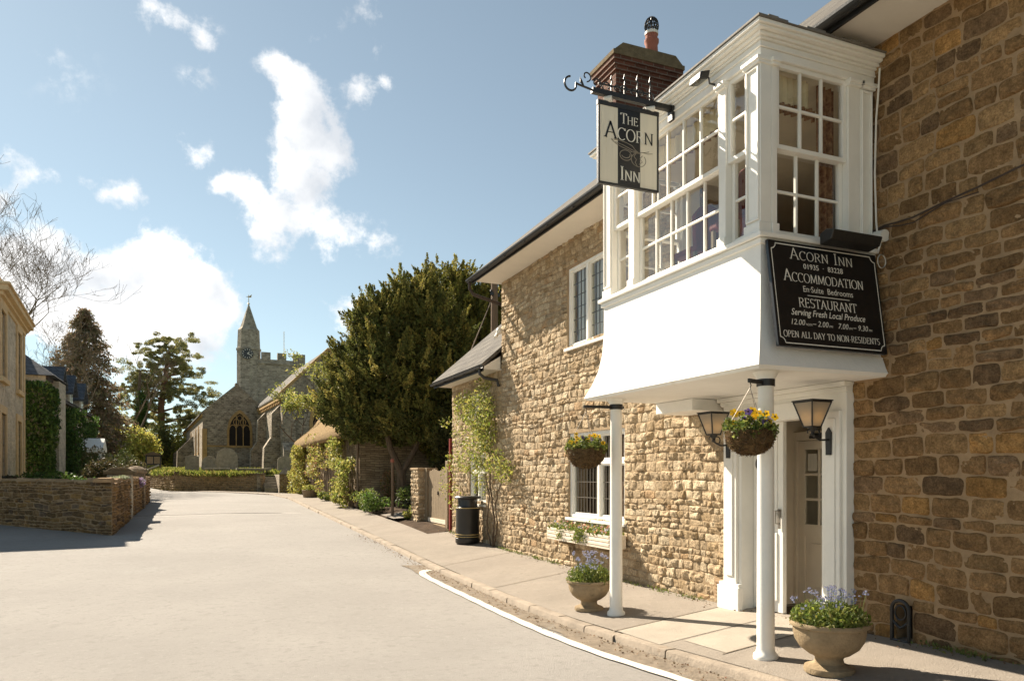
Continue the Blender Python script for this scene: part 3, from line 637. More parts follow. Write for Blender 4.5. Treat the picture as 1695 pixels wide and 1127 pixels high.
# the room behind, its ceiling, hangings and a red chair back
k = MB(); zc, zf = 5.235, 3.64
k.poly([(BX+.1,Y0+.1,zc),(BX+.1,Y1-.1,zc),(W+.1,Y1-.1,zc),(W+.1,Y0+.1,zc)]); k.poly([(W+.1,4.0,zc),(W+.1,9.4,zc),(9.3,9.4,zc),(9.3,4.0,zc)])
for q in ([(9.3,4,zc),(9.3,9.4,zc),(9.3,9.4,zc-.55),(9.3,4,zc-.55)],[(W+.1,9.4,zc),(9.3,9.4,zc),(9.3,9.4,zc-.55),(W+.1,9.4,zc-.55)],[(W+.1,4.,zc),(9.3,4.,zc),(9.3,4.,zc-.55),(W+.1,4.,zc-.55)]): k.poly(q)
k.build('room_ceiling', 'room', bay)
k = MB(); k.poly([(BX+.1,Y0+.1,zf),(BX+.1,Y1-.1,zf),(W+.1,Y1-.1,zf),(W+.1,Y0+.1,zf)]); k.poly([(W+.1,4.0,zf),(W+.1,9.4,zf),(9.3,9.4,zf),(9.3,4.0,zf)])
for q in ([(9.3,4,zf),(9.3,9.4,zf),(9.3,9.4,zc-.55),(9.3,4,zc-.55)],[(W+.1,9.4,zf),(9.3,9.4,zf),(9.3,9.4,zc-.55),(W+.1,9.4,zc-.55)],[(W+.1,4.,zf),(9.3,4.,zf),(9.3,4.,zc-.55),(W+.1,4.,zc-.55)]): k.poly(q)
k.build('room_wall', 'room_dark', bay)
drape(rt, 4.70, 5.20, zc-.27, zc-.015, -.16, 'valance', bay, 7, .02, 'valance'); drape(rt, 4.70, 5.28, zc-.36, zc-.255, -.16, 'curtain', bay, 7, .022, 'valance')
drape(rt, 5.30, 5.52, zf+.05, zc-.02, -.17, 'curtain', bay, 3, .03); drape(ft, 5.75, 7.15, zc-.24, zc-.02, -.20, 'valance', bay, 14, .022, 'valance'); drape(ft, 5.75, 7.15, zc-.30, zc-.235, -.20, 'curtain', bay, 14, .022, 'valance')
drape(ft, 7.34, 7.6, zf+.05, zc-.02, -.2, 'curtain', bay, 3, .03)
for (cx_, cy_) in ((4.95, 5.75), (5.2, 6.75)):
    ck = thing('dining_chair', 'red padded dining chair seen low in the %s' % ('side panes of the bay' if cy_ < 6 else 'middle panes of the bay front'), 'chair', (cx_, cy_, zf), 'red chairs inside the bay')
    k = MB(); pts = [(cx_-.2,cy_,zf+.45),(cx_+.2,cy_,zf+.45),(cx_+.21,cy_,zf+.80),(cx_+.12,cy_,zf+.9),(cx_,cy_,zf+.94),(cx_-.12,cy_,zf+.9),(cx_-.21,cy_,zf+.80)]
    k.prism(pts, (0,.06,0)); k.build('backrest', 'red', ck, bevel=.015)
    k = MB(); k.box(cx_-.22,cx_+.22,cy_-.02,cy_+.42,zf+.40,zf+.47); k.build('seat', 'red', ck, bevel=.02)
    for a in (-.19,.19):
        for c_ in (.02,.38): k = MB(); k.bar((cx_+a,cy_+c_,zf+.002),(cx_+a,cy_+c_,zf+.40),.035,.035); k.build('leg', 'timber', ck)

# ---- porch columns and doorcase
for cy_ in (5.20, 7.76):
    zb = zpave(4.6, cy_)-.01; cx_ = 4.60
    k = MB(); k.lathe([(.105,zb),(.108,zb+.02),(.104,zb+.045),(.085,zb+.06),(.076,zb+.10),(.073,1.2),(.068,2.38),(.075,2.40),(.070,2.43),(.10,2.47),(.115,2.499)], (cx_,cy_,0), 28); k.build('porch_column', 'white', inn, smooth=True, angle=60)
dc = MB()
def dbox(y0, y1, z0, z1, w0, w1): FW.box(dc, y0, y1, z0, z1, w0, w1)
zf_ = .06
for a, c_ in ((5.39,5.70),(6.90,7.22)):
    dbox(a, c_, zf_-.2, 2.5, -.12, .10); dbox(a+.05, c_-.05, .34, 2.22, .10, .135); dbox(a+.10, c_-.10, .42, 2.15, .135, .15)
    dbox(a-.03, c_+.03, zf_-.2, .30, .1, .17); dbox(a-.015, c_+.015, .30, .34, .1, .155)
dbox(5.41, 7.20, 2.18, 2.5, -.1, .085); dbox(5.37, 7.24, 2.40, 2.45, .085, .13); dbox(5.35, 7.26, 2.45, 2.497, .085, .17); dbox(5.75, 6.85, 2.2, 2.36, .085, .10)
dcase = dc.build('door_case', 'white', inn, bevel=.007)
k = MB(); FW.box(k, 6.42, 6.895, zf_+.01, 2.18, -.12, -.07)
for v0_, v1_ in ((.2,.95),(1.05,2.1)): FW.box(k, 6.50, 6.84, v0_, v1_, -.07, -.055)
leaf = k.build('door', 'white', inn, bevel=.004)
k = MB(); FW.box(k, 6.44, 6.475, 1.0, 1.22, -.0545, -.045); k.tube([FW.p(6.457,1.2,-.045),FW.p(6.457,1.2,0),FW.p(6.457,1.06,0),FW.p(6.457,1.06,-.045)], .009, 6); k.build('handle', 'chain', leaf)
k = MB(); ctr = FW.p(6.74, 1.72, -.05); k.tube([ctr, ctr+Vector((-.012,0,0))], .085, 28); k.build('plaque', 'blue_plaque', leaf)
k = MB(); k.poly([(W+.12,6.91,zf_),(9,6.91,zf_),(9,6.91,2.32),(W+.12,6.91,2.32)]); k.poly([(W+.12,6.91,2.32),(9,6.91,2.32),(9,5.69,2.32),(W+.12,5.69,2.32)]); k.poly([(W+.12,5.69,zf_),(9,5.69,zf_),(9,5.69,2.32),(W+.12,5.69,2.32)])
k.build('passage', 'door_paint', inn)
k = MB(); k.box(W-.05, 9, 5.705, 6.895, -.3, zf_); k.build('doorstep', 'slab', inn, bevel=.01)
k = MB(); k.box(W+.14, W+.65, 5.85, 6.75, zf_+.001, zf_+.012); tag(k.build('doormat', 'mat_floor'), 'dark brown doormat just inside the open inn door', 'doormat')
fi = Fr((6.58,-.12,0), (0,1,0), (-1,0,0)); k = MB()
def ib(*a): fi.box(k, *a)
ib(6.98,7.028,zf_+.001,2.1,-.05,.05); ib(5.88,6.98,2.0,2.1,-.049,.05)
ib(6.88,6.98,zf_+.02,1.99,-.02,.02); ib(5.95,6.05,zf_+.02,1.99,-.02,.02); ib(6.05,6.88,zf_+.02,.22,-.02,.02); ib(6.05,6.88,.88,1.02,-.02,.02); ib(6.05,6.88,1.89,1.99,-.02,.02); ib(6.05,6.88,.22,.88,-.01,.005); ib(6.13,6.80,.3,.8,.005,.018)
for u in (6.46,6.67,6.25): ib(u-.016,u+.016,1.02,1.89,-.012,.015)
for v in (1.31,1.6): ib(6.05,6.88,v-.016,v+.016,-.0125,.0145)
ind = k.build('inner_door', 'door_paint', inn, bevel=.003)
k = MB(); fi.quad(k,6.05,6.88,1.02,1.89,0); k.build('pane', 'glass_dark', ind)
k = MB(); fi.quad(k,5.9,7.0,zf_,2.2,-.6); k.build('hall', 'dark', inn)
k = MB(); fi.box(k,6.70,6.84,1.64,1.84,.006,.012); k.build('notice', 'net', ind)
k = MB(); fi.box(k,6.2,6.7,2.03,2.07,.05,.12); fi.box(k,6.5,6.53,2.0,2.03,.06,.3); k.build('door_closer', 'black', ind)
# vent in the wall foot
k = MB(); FW.box(k,7.30,7.46,.10,.34,.03,.045)
for i in range(5): FW.box(k,7.315,7.445,.125+.042*i,.145+.042*i,.045,.06)
k.build('air_vent', 'grille', inn)

# ---- low wing beyond
wing = thing('wing', 'low stone wing with a small slate roof joined to the far end of the inn', 'building', (W, 16.2, 0))
WE = 17.85
stone_wall('wall', (W,YC,0), (0,1,0), (-1,0,0), WE-YC, 3.84, [(.93,2.03,.93,2.07),(1.30,2.03,2.92,3.45)], pal_tan, 'stone', 'mortar', wing, ch=(.08,.17), sl=(.12,.32), seed=21, bulge=.019, gap=.005, res=(8,6), v0=-.3, jit=.018, wav=.05)
k = MB(); k.box(W+.02,11.5,WE-.3,WE,-.3,3.8); k.box(11.4,11.6,YC,WE,-.3,3.8); k.prism([(W+.02,WE-.01,3.78),(11.5,WE-.01,3.78),(8.7,WE-.01,6.1)], (0,-.3,0)); k.box(W+.4,11.4,YC,WE-.3,2.6,2.7); k.build('shell', 'mortar', wing)
k = MB(); T2 = math.tan(R(41)); e2 = 5.40
k.prism([(e2,YC+.0,3.90),(8.7,YC,3.90+(8.7-e2)*T2),(12,YC,3.90),(12,YC,3.82),(8.7,YC,3.80+(8.7-e2)*T2),(e2+.03,YC,3.84)], (0,WE-YC+.28,0)); k.build('roof', 'slate', wing)
k = MB(); k.box(e2+.05,W+.04,YC+.002,WE+.2,3.79,3.81); k.build('soffit', 'soffit', wing)
k = MB(); gp = [(e2-.01+.055*math.cos(t), YC+.01, 3.85+.055*math.sin(t)) for t in np.linspace(math.pi,2*math.pi,8)]+[(e2-.01+.046*math.cos(t), YC+.01, 3.85+.046*math.sin(t)) for t in np.linspace(2*math.pi,math.pi,8)]
k.prism(gp, (0,WE-YC+.24,0)); k.box(e2+.03,e2+.052,YC+.01,WE+.2,3.75,3.89)
for y in np.arange(YC+.3, WE, .7): k.bar((e2+.03,y,3.8),(e2-.07,y,3.79),.025,.012)
k.build('gutter', 'black', wing)
k = MB(); k.prism([(e2+.06,YC+.003,3.812),(W-.03,YC+.003,3.812),(W-.03,YC+.003,3.83+(W-e2-.05)*T2-.10),(e2+.06,YC+.003,3.85)], (0,WE-YC+.18,0)); k.build('eave_box', 'soffit', wing)
k = MB(); k.tube([(e2,YC+.12,3.8),(e2,YC+.12,3.70),(e2+.1,YC+.10,3.62),(W-.08,YC+.06,3.58),(W-.05,YC+.05,3.45)], .035, 8); k.build('downpipe', 'black', wing, smooth=True)
leaded_window(FW, YC+.93, YC+2.03, .93, 2.07, [YC+1.48], wing, transom=1.66, lead=None, curtain=[(YC+.95,YC+1.9,'net',8)])
leaded_window(FW, YC+1.30, YC+2.03, 2.92, 3.45, [YC+1.66], wing, lead=None, curtain=[(YC+1.3,YC+2.0,'net',6)])
# ------------------------------------------------------------------ lettering: a serif alphabet drawn with a broad pen
def arc(cx, cy, rx, ry, a0, a1, n=14): return [(cx+rx*math.cos(R(a)), cy+ry*math.sin(R(a))) for a in np.linspace(a0, a1, n)]
GL = {  # width, strokes, serif feet (x, y, half-length)
 'A': (.78, [[(.06,0),(.38,1)],[(.36,1),(.72,0)],[(.17,.34),(.60,.34)]], [(.06,0,.10),(.72,0,.11)]),
 'C': (.74, [arc(.40,.5,.36,.5,48,312,22),[(.66,.80),(.66,.98)]], []),
 'O': (.82, [arc(.41,.5,.37,.5,0,360,30)], []),
 'R': (.74, [[(.14,0),(.14,1)],[(.14,.98),(.36,.98)]+arc(.36,.755,.24,.225,90,-90,12)+[(.14,.53)],[(.36,.53),(.68,0)]], [(.14,0,.12),(.12,1,.08),(.68,0,.09)]),
 'N': (.84, [[(.13,0),(.13,1)],[(.13,1),(.70,0)],[(.70,0),(.70,1)]], [(.13,0,.11),(.09,1,.07),(.70,1,.11)]),
 'I': (.34, [[(.17,0),(.17,1)]], [(.17,0,.13),(.17,1,.13)]),
 'M': (.98, [[(.12,0),(.16,1)],[(.16,1),(.49,.12)],[(.49,.12),(.82,1)],[(.82,1),(.86,0)]], [(.12,0,.10),(.86,0,.11),(.14,1,.06),(.84,1,.06)]),
 'D': (.82, [[(.14,0),(.14,1)],[(.14,.98),(.32,.98)]+arc(.32,.5,.42,.48,90,-90,18)+[(.14,.02)]], [(.12,0,.09),(.12,1,.09)]),
 'T': (.70, [[(.35,0),(.35,1)],[(.04,.98),(.66,.98)],[(.04,.98),(.04,.82)],[(.66,.98),(.66,.82)]], [(.35,0,.13)]),
 'S': (.62, [arc(.32,.75,.22,.235,35,270,16)+arc(.31,.27,.25,.25,90,-140,16)], []),
 'U': (.80, [[(.13,1),(.13,.34)]+arc(.40,.32,.27,.31,180,360,14)+[(.67,.34),(.67,1)]], [(.13,1,.12),(.67,1,.11)]),
 'E': (.64, [[(.14,0),(.14,1)],[(.14,.98),(.56,.98)],[(.14,.53),(.45,.53)],[(.14,.02),(.58,.02)],[(.56,.98),(.56,.84)],[(.58,.02),(.58,.17)],[(.45,.60),(.45,.46)]], [(.12,0,.09),(.12,1,.09)]),
 'P': (.66, [[(.14,0),(.14,1)],[(.14,.98),(.34,.98)]+arc(.34,.73,.25,.25,90,-90,12)+[(.14,.48)]], [(.14,0,.12),(.12,1,.08)]),
 'L': (.60, [[(.14,0),(.14,1)],[(.14,.02),(.54,.02)],[(.54,.02),(.54,.18)]], [(.12,0,.09),(.14,1,.12)]),
 'Y': (.74, [[(.06,1),(.37,.48)],[(.68,1),(.37,.48)],[(.37,.5),(.37,0)]], [(.06,1,.10),(.68,1,.10),(.37,0,.12)]),
 'H': (.84, [[(.14,0),(.14,1)],[(.70,0),(.70,1)],[(.14,.52),(.70,.52)]], [(.14,0,.12),(.14,1,.12),(.70,0,.12),(.70,1,.12)]),
 '-': (.38, [[(.06,.4),(.32,.4)]], []), ' ': (.36, [], []),
}
def ribbon(mb, pts, put, thick, thin, h, mi=0):
    P_ = [Vector((x, y)) for x, y in pts]; k = len(P_); L_, R_ = [], []
    for i in range(k):
        d = P_[min(i+1,k-1)]-P_[max(i-1,0)]
        d = d.normalized() if d.length > 1e-9 else Vector((1,0)); nrm = Vector((-d.y, d.x))
        wdt = (thin+(thick-thin)*abs(d.y)**1.5)/2; L_.append(P_[i]+nrm*wdt); R_.append(P_[i]-nrm*wdt)
    vs = [put(p.x, p.y, h) for p in L_+R_]
    mb.add(vs, [(i, i+1, k+i+1, k+i) for i in range(k-1)], mi)
def serif_width(txt, size, small=.76, track=.04):
    return sum((GL[c.upper()][0]+track)*(size if (not c.islower()) else size*small) for c in txt)
def serif_text(mb, txt, x, y, size, put, h, small=.76, track=.04, thick=.15, thin=.065, squeeze=1., mi=0, split=None):
    for c in txt:
        g = GL[c.upper()]; s_ = size if not c.islower() else size*small
        for st in g[1]:
            pts = [(x+px_*s_*squeeze, y+py_*s_) for px_, py_ in st]
            if len(pts) == 2: pts = [pts[0], ((pts[0][0]+pts[1][0])/2, (pts[0][1]+pts[1][1])/2), pts[1]]
            ribbon(mb, pts, put, thick*s_, thin*s_, h, mi)
        for sx, sy, hl in g[2]:
            yy = y+sy*s_+(.025*s_ if sy == 0 else -.025*s_)
            ribbon(mb, [(x+(sx-hl)*s_*squeeze, yy),(x+(sx+hl)*s_*squeeze, yy)], put, .05*s_, .05*s_, h, mi)
        x += (g[0]+track)*s_*squeeze
    return x
def plain_text(txt, x, y, size, put, h, parent, shear=0, bold=0., width=None, m='letter', center=False):
    cu = bpy.data.curves.new('lettering', 'FONT'); cu.body = txt; cu.size = 1; cu.shear = shear; cu.offset = bold; cu.resolution_u = 3
    o = bpy.data.objects.new('lettering', cu); COL.objects.link(o)
    me = bpy.data.meshes.new_from_object(o.evaluated_get(bpy.context.evaluated_depsgraph_get())); COL.objects.unlink(o); bpy.data.objects.remove(o); bpy.data.curves.remove(cu)
    co = np.empty(len(me.vertices)*3); me.vertices.foreach_get('co', co); co = co.reshape(-1,3); co[:,0] -= co[:,0].min()
    kx = size if width is None else width/co[:,0].max()
    x0 = x-co[:,0].max()*kx/2 if center else x
    for i, v in enumerate(me.vertices): v.co = put(x0+co[i,0]*kx, y+co[i,1]*size, h)
    me.materials.clear(); me.materials.append(M[m]); return link('lettering', me, parent)

# ------------------------------------------------------------------ black wall board on the flank of the bay
bsg = thing('sign_board', 'black painted board with white lettering on the side of the white bay', 'sign', (5.14, 5.0, 3.1))
TL, TR, BL, BR = Vector((4.535,5.095,3.628)), Vector((5.80,5.095,3.628)), Vector((4.515,4.958,2.69)), Vector((5.765,4.958,2.69))
SW, SH = 1.265, .948; e1, e2_ = (TR-TL).normalized(), (TL-BL); e2_ = Vector((0,e2_.y,e2_.z)).normalized(); e3 = e1.cross(e2_)
if e3.y > 0: e3 = -e3
def putb(x, y, h): return BL+e1*x+e2_*y+e3*h
k = MB(); k.add([putb(x,y,h) for h in (-.02,.012) for x,y in ((0,0),(SW,0),(SW,SH),(0,SH))], [(0,3,2,1),(4,5,6,7),(0,1,5,4),(1,2,6,5),(2,3,7,6),(3,0,4,7)]); k.build('board', 'black_board', bsg, bevel=.003)
k = MB(); hh = .0145; I = .028; q_ = .05
bp_ = [(I,I+q_)]+arc(I,I,q_,q_,90,0,7)[1:]+[(SW-I-q_,I)]+arc(SW-I,I,q_,q_,180,90,7)[1:]+[(SW-I,SH-I-q_)]+arc(SW-I,SH-I,q_,q_,270,180,7)[1:]+[(I+q_,SH-I)]+arc(I,SH-I,q_,q_,0,-90,7)[1:]+[(I,I+q_)]
for a, b_ in zip(bp_[:-1], bp_[1:]): ribbon(k, [a, b_], putb, .009, .009, hh)
k.build('border', 'letter', bsg)
def line(txt, cx_, y, size, width, small=.8, **kw):
    k = MB(); w0 = serif_width(txt, size, small, kw.get('track', .04)); serif_text(k, txt, cx_-width/2, y, size, putb, hh, small=small, squeeze=width/w0, **kw); k.build('lettering', 'letter', bsg)
line('Acorn Inn', .60, .795, .105, .74, .78, thick=.105, thin=.045, track=.08)
plain_text('01935  ·  83228', .60, .718, .068, putb, hh, bsg, width=.46, center=True, bold=.006)
line('Accommodation', .60, .590, .108, .93, .76, thick=.115, thin=.045)
plain_text('En·Suite  Bedrooms', .63, .505, .078, putb, hh, bsg, width=.58, center=True)
k = MB(); ribbon(k, [(.38,.474),(.87,.474)], putb, .006, .006, hh); k.build('rule', 'letter', bsg)
line('RESTAURANT', .61, .362, .084, .68, thick=.12, thin=.05)
plain_text('Serving Fresh Local Produce', .605, .285, .083, putb, hh, bsg, shear=.32, width=.86, center=True, bold=.008)
plain_text('12.00', .165, .198, .072, putb, hh, bsg, shear=.25, width=.155); plain_text('NOON', .327, .198, .030, putb, hh, bsg, shear=.25, width=.072); plain_text('– 2.00', .406, .198, .072, putb, hh, bsg, shear=.25, width=.18); plain_text('PM', .592, .198, .030, putb, hh, bsg, shear=.25, width=.044)
plain_text('7.00', .70, .198, .072, putb, hh, bsg, shear=.25, width=.12); plain_text('PM', .825, .198, .030, putb, hh, bsg, shear=.25, width=.044); plain_text('– 9.30', .876, .198, .072, putb, hh, bsg, shear=.25, width=.18); plain_text('PM', 1.062, .198, .030, putb, hh, bsg, shear=.25, width=.044)
line('OPEN ALL DAY TO NON-RESIDENTS', .625, .082, .058, 1.12, thick=.125, thin=.055, track=.06)

# lamp over the board, spot over the bay front
t = thing('trough_light', 'black trough lamp tilted above the lettered board on the bay', 'lamp', (5.4, 5.0, 3.7))
k = MB(); a, b_ = Vector((5.02,4.93,3.66)), Vector((5.60,4.93,3.66))
k.prism([a+Vector((0,.07,-.05)), a+Vector((0,-.06,-.03)), a+Vector((0,-.09,.05)), a+Vector((0,.0,.075)), a+Vector((0,.07,.05))], (.58,0,0)); k.build('hood', 'black', t, bevel=.01)
for x in (5.15, 5.45): k = MB(); k.tube([(x,5.0,3.68),(x,5.06,3.70),(x,5.10,3.69)], .011, 6); k.build('arm', 'black', t)
t = thing('spotlight', 'small black floodlight tilted under the cornice of the bay front', 'lamp', (4.3, 6.02, 5.42))
k = MB(); k.prism([(4.38,5.68,5.36),(4.27,5.68,5.325),(4.255,5.68,5.25),(4.36,5.68,5.275)], (0,.17,0)); k.build('hood', 'black', t, bevel=.012)
k = MB(); k.tube([(4.37,5.765,5.34),(4.42,5.765,5.33),(4.43,5.765,5.28),(4.492,5.765,5.28)], .010, 6); k.build('arm', 'black', t)
k = MB(); k.poly([(4.255,5.69,5.246),(4.255,5.84,5.246),(4.36,5.84,5.271),(4.36,5.69,5.271)]); k.build('lens', 'glass_dark', t)

# ------------------------------------------------------------------ hanging sign on its iron bracket
hs_ = thing('hanging_sign', 'cream and black hanging sign with an oak leaf drawing below a scrolled iron bracket', 'sign', (3.97, 6.45, 5.3))
SY = 6.45; sx0, sx1, sz0, sz1 = 3.62, 4.305, 4.475, 5.24
k = MB(); k.box(sx0,sx1,SY-.012,SY+.012,sz0,sz1); k.build('panel', 'cream', hs_)
def puts(x, y, h): return Vector((sx0+x, SY-.012-h, sz0+y))
SWd, SHt = sx1-sx0, sz1-sz0
k = MB(); k.add([puts(x,y,.0015) for x,y in ((.215,0),(.475,0),(.475,SHt),(.215,SHt))], [(0,1,2,3)]); k.build('stripe', 'black_board', hs_)
k = MB()
for q in ((sx0-.008,sx0+.010,sz0-.008,sz1),(sx1-.010,sx1+.008,sz0-.008,sz1),(sx0+.010,sx1-.010,sz0-.010,sz0+.012),(sx0-.012,sx1+.012,sz1,sz1+.045)): k.box(q[0],q[1],SY-.018,SY+.018,q[2],q[3])
k.build('frame', 'black', hs_)
k = MB(); serif_text(k, 'The', .245, .620, .105, puts, .003, small=.78, thick=.125, thin=.05); serif_text(k, 'Inn', .240, .055, .14, puts, .003, small=.76, thick=.13, thin=.05); k.build('lettering', 'letter', hs_)
wd = serif_width('Acorn', .165, .72); sq = .57/wd; xx_ = .065
for c_, m_ in (('A','black_board'),('cor','letter'),('n','black_board')):
    k = MB(); xx_ = serif_text(k, c_, xx_, .455, .165, puts, .003, small=.72, squeeze=sq, thick=.125, thin=.05); k.build('lettering', m_, hs_)
k = MB(); dr = [[(.14,.405),(.22,.41),(.31,.395),(.38,.365),(.42,.31),(.455,.285)],[(.14,.405),(.19,.355),(.25,.325),(.33,.30),(.40,.275),(.455,.285)],[(.18,.375),(.27,.355),(.36,.315),(.455,.285)],[(.455,.285),(.52,.30),(.58,.325)],[(.50,.295),(.56,.29),(.62,.305)]]
dr += [arc(.305,.215,.068,.072,20,380,22), arc(.305,.225,.05,.045,200,380,12), arc(.455,.18,.085,.095,70,400,24), [(.42,.26),(.40,.22),(.43,.18),(.415,.14),(.44,.09)], [(.50,.25),(.47,.20),(.50,.16),(.46,.12)], [(.36,.275),(.40,.285),(.455,.285)]]
for st in dr: ribbon(k, [(x_, .213+(y_-.08)*.71) for x_, y_ in st], puts, .0085, .006, .0035)
k.build('emblem', 'grave', hs_)
bk = MB(); bz = 5.36
bk.bar((3.55,SY,bz+.005),(4.488,SY,bz-.005),.05,.05); bk.bar((3.62,SY,bz+.09),(4.2,SY,bz+.09),.012,.012)
bk.tube([(3.55,SY,bz+.01),(3.42,SY,bz+.03)]+[(3.38-.06+.055*math.cos(t)*(1-.08*t), SY, bz+.02-.0+.055*math.sin(t)*(1-.08*t)) for t in np.linspace(.4,-4.6,18)], .010, 6)
def scroll(x, z, r_, tw, s_=1):
    bk.tube([(x+s_*(r_*(1-.13*t)*math.cos(t)), SY, z+r_*(1-.13*t)*math.sin(t)) for t in np.linspace(-1.5, tw, 18)], .007, 5)
for x, z, r_, tw, s_ in ((3.49,bz+.13,.045,4.2,1),(3.72,bz+.075,.05,4.4,-1),(3.83,bz+.075,.045,4.4,1),(3.92,bz+.085,.045,4.4,-1),(4.03,bz+.075,.05,4.4,1),(4.12,bz+.085,.04,4.4,-1),(4.22,bz+.075,.045,4.4,1),(3.60,bz+.085,.05,4.4,1)): scroll(x, z, r_, tw, s_)
for x, hgt in ((3.77,.20),(3.92,.24),(4.07,.26),(4.22,.27)):
    bk.tube([(x,SY,bz),(x,SY,bz+hgt*.5),(x+.006,SY,bz+hgt*.7),(x-.006,SY,bz+hgt*.8),(x,SY,bz+hgt)], [.009,.009,.007,.010,.002], 6)
bk.tube([(3.46,SY,bz+.03),(3.43,SY,bz+.07),(3.42,SY,bz+.11)], [.006,.014,.002], 6)
bk.box(4.46,4.49,SY-.04,SY+.04,bz-.13,bz+.02)
bk.build('bracket', 'black', hs_, smooth=True, angle=40)
k = MB()
for x in (3.72, 4.2): k = MB(); k.tube([(x,SY,bz-.02),(x+.006,SY,bz-.05),(x,SY,sz1+.04)], .008, 6); k.build('hanger', 'black', hs_)
k = MB(); k.tube([(3.70,SY+.02,bz-.05),(3.76,SY-.03,bz-.05)], .035, 8); k.build('sign_lamp', 'plastic', hs_, bevel=.01); k = MB(); k.tube([(4.18,SY+.02,bz-.055),(4.26,SY-.03,bz-.055)], .03, 8); k.build('sign_lamp', 'plastic', hs_, bevel=.01)

# ------------------------------------------------------------------ carriage lanterns on the doorcase
def lantern(y, x, label):
    t = thing('wall_lantern', label, 'lantern', (W-.15, y, 1.9), 'carriage lanterns beside the door')
    z0, z1 = 2.06, 2.30; ra, rb = .055, .122; k = MB(); cs_ = [(-1,-1),(1,-1),(1,1),(-1,1)]
    A = [(x+a*ra, y+b_*ra, z0) for a, b_ in cs_]; B = [(x+a*rb, y+b_*rb, z1) for a, b_ in cs_]
    for i in range(4):
        k.bar(A[i], B[i], .014, .014); k.bar(A[i], A[(i+1)%4], .014, .014); k.bar(B[i], B[(i+1)%4], .016, .016)
    k.prism([(x+a*(rb+.012), y+b_*(rb+.012), z1+.006) for a, b_ in cs_], (0,0,.012)); 
    k.lathe([(.05,0),(.03,-.03),(.012,-.05),(.02,-.075),(.006,-.09)], (x,y,z0), 10)
    k.tube([(x,y,z0-.02),(x+.02,y,z0-.09),(x+.10,y,z0-.125),(W-.17,y,z0-.12)], .011, 6); k.tube([(x+.05+.045*math.cos(a)*(1-.1*a),y,z0-.06+.045*math.sin(a)*(1-.1*a)) for a in np.linspace(3.6,-1.6,14)], .007, 5)
    k.tube([(x-.03+.03*math.cos(a),y,z0-.05+.03*math.sin(a)) for a in np.linspace(-1,3.6,12)], .006, 5)
    k.prism([(W-.17,y-.03,z0-.27),(W-.17,y+.03,z0-.27),(W-.17,y+.035,z0-.05),(W-.17,y,z0+.0),(W-.17,y-.035,z0-.05)], (.018,0,0))
    k.build('iron_frame', 'black', t)
    for i in range(4):
        g_ = MB(); g_.poly([Vector(A[i])*.99+Vector((x,y,z0))*.01, Vector(A[(i+1)%4])*.99+Vector((x,y,z0))*.01, Vector(B[(i+1)%4])*.99+Vector((x,y,z1))*.01, Vector(B[i])*.99+Vector((x,y,z1))*.01]); g_.build('pane', 'frost', t)
    g_ = MB(); g_.lathe([(.004,0),(.012,.01),(.018,.03),(.014,.055),(.003,.075)], (x,y,z0+.07), 10); g_.build('bulb', 'bulb', t, smooth=True)
lantern(5.55, 5.48, 'black lantern right of the doorway, lit behind tapered glass'); lantern(7.06, 5.48, 'black lantern left of the doorway, partly hidden behind the nearer hanging basket')

# ------------------------------------------------------------------ planting helpers
LG = [(.13,.17,.03), (.20,.23,.045), (.09,.125,.025), (.25,.27,.07)]
def leafpal(rng, n, cols, w_=None): return np.array(cols)[rng.choice(len(cols), n, p=w_)]
def bloom(V, F, Cc, c, nrm, r_, col, eye, rng, petals=5):
    nrm = Vector(nrm).normalized(); a = nrm.orthogonal().normalized(); b_ = nrm.cross(a); o = len(V); c = Vector(c); rot = rng.uniform(0, 6.28)
    for i in range(petals):
        t = rot+i*2*math.pi/petals; d = a*math.cos(t)+b_*math.sin(t); s_ = nrm.cross(d)
        o = len(V); V += [tuple(c), tuple(c+d*r_*.62+s_*r_*.42+nrm*.004), tuple(c+d*r_), tuple(c+d*r_*.62-s_*r_*.42-nrm*.002)]; F.append((o,o+1,o+2,o+3)); f = rng.uniform(.85,1.1); Cc.append([x*f for x in col])
    o = len(V); q = nrm*.005
    V += [tuple(c+q+(a*math.cos(t)+b_*math.sin(t))*r_*.3) for t in (0,1.57,3.14,4.71)]; F.append((o,o+1,o+2,o+3)); Cc.append(eye)
def flowers(name, spots, parent):
    V, F, Cc = [], [], []; rng = random.Random(len(spots)+len(name))
    for c, nrm, r_, col, eye, pt in spots: bloom(V, F, Cc, c, nrm, r_, col, eye, rng, pt)
    return npmesh(name, V, F, 'petal', parent, np.array(Cc))
YEL, EYE_, BLUE, PINK, VIO = (.80,.50,.02), (.05,.015,.01), (.36,.40,.62), (.75,.30,.22), (.20,.12,.40)
def stems(mb, pts, top, r_=.002):
    for a, b_ in zip(pts, top): mb.tube([a, ((a[0]+b_[0])/2+.01, (a[1]+b_[1])/2, (a[2]+b_[2])/2), b_], r_, 3, cap=False)

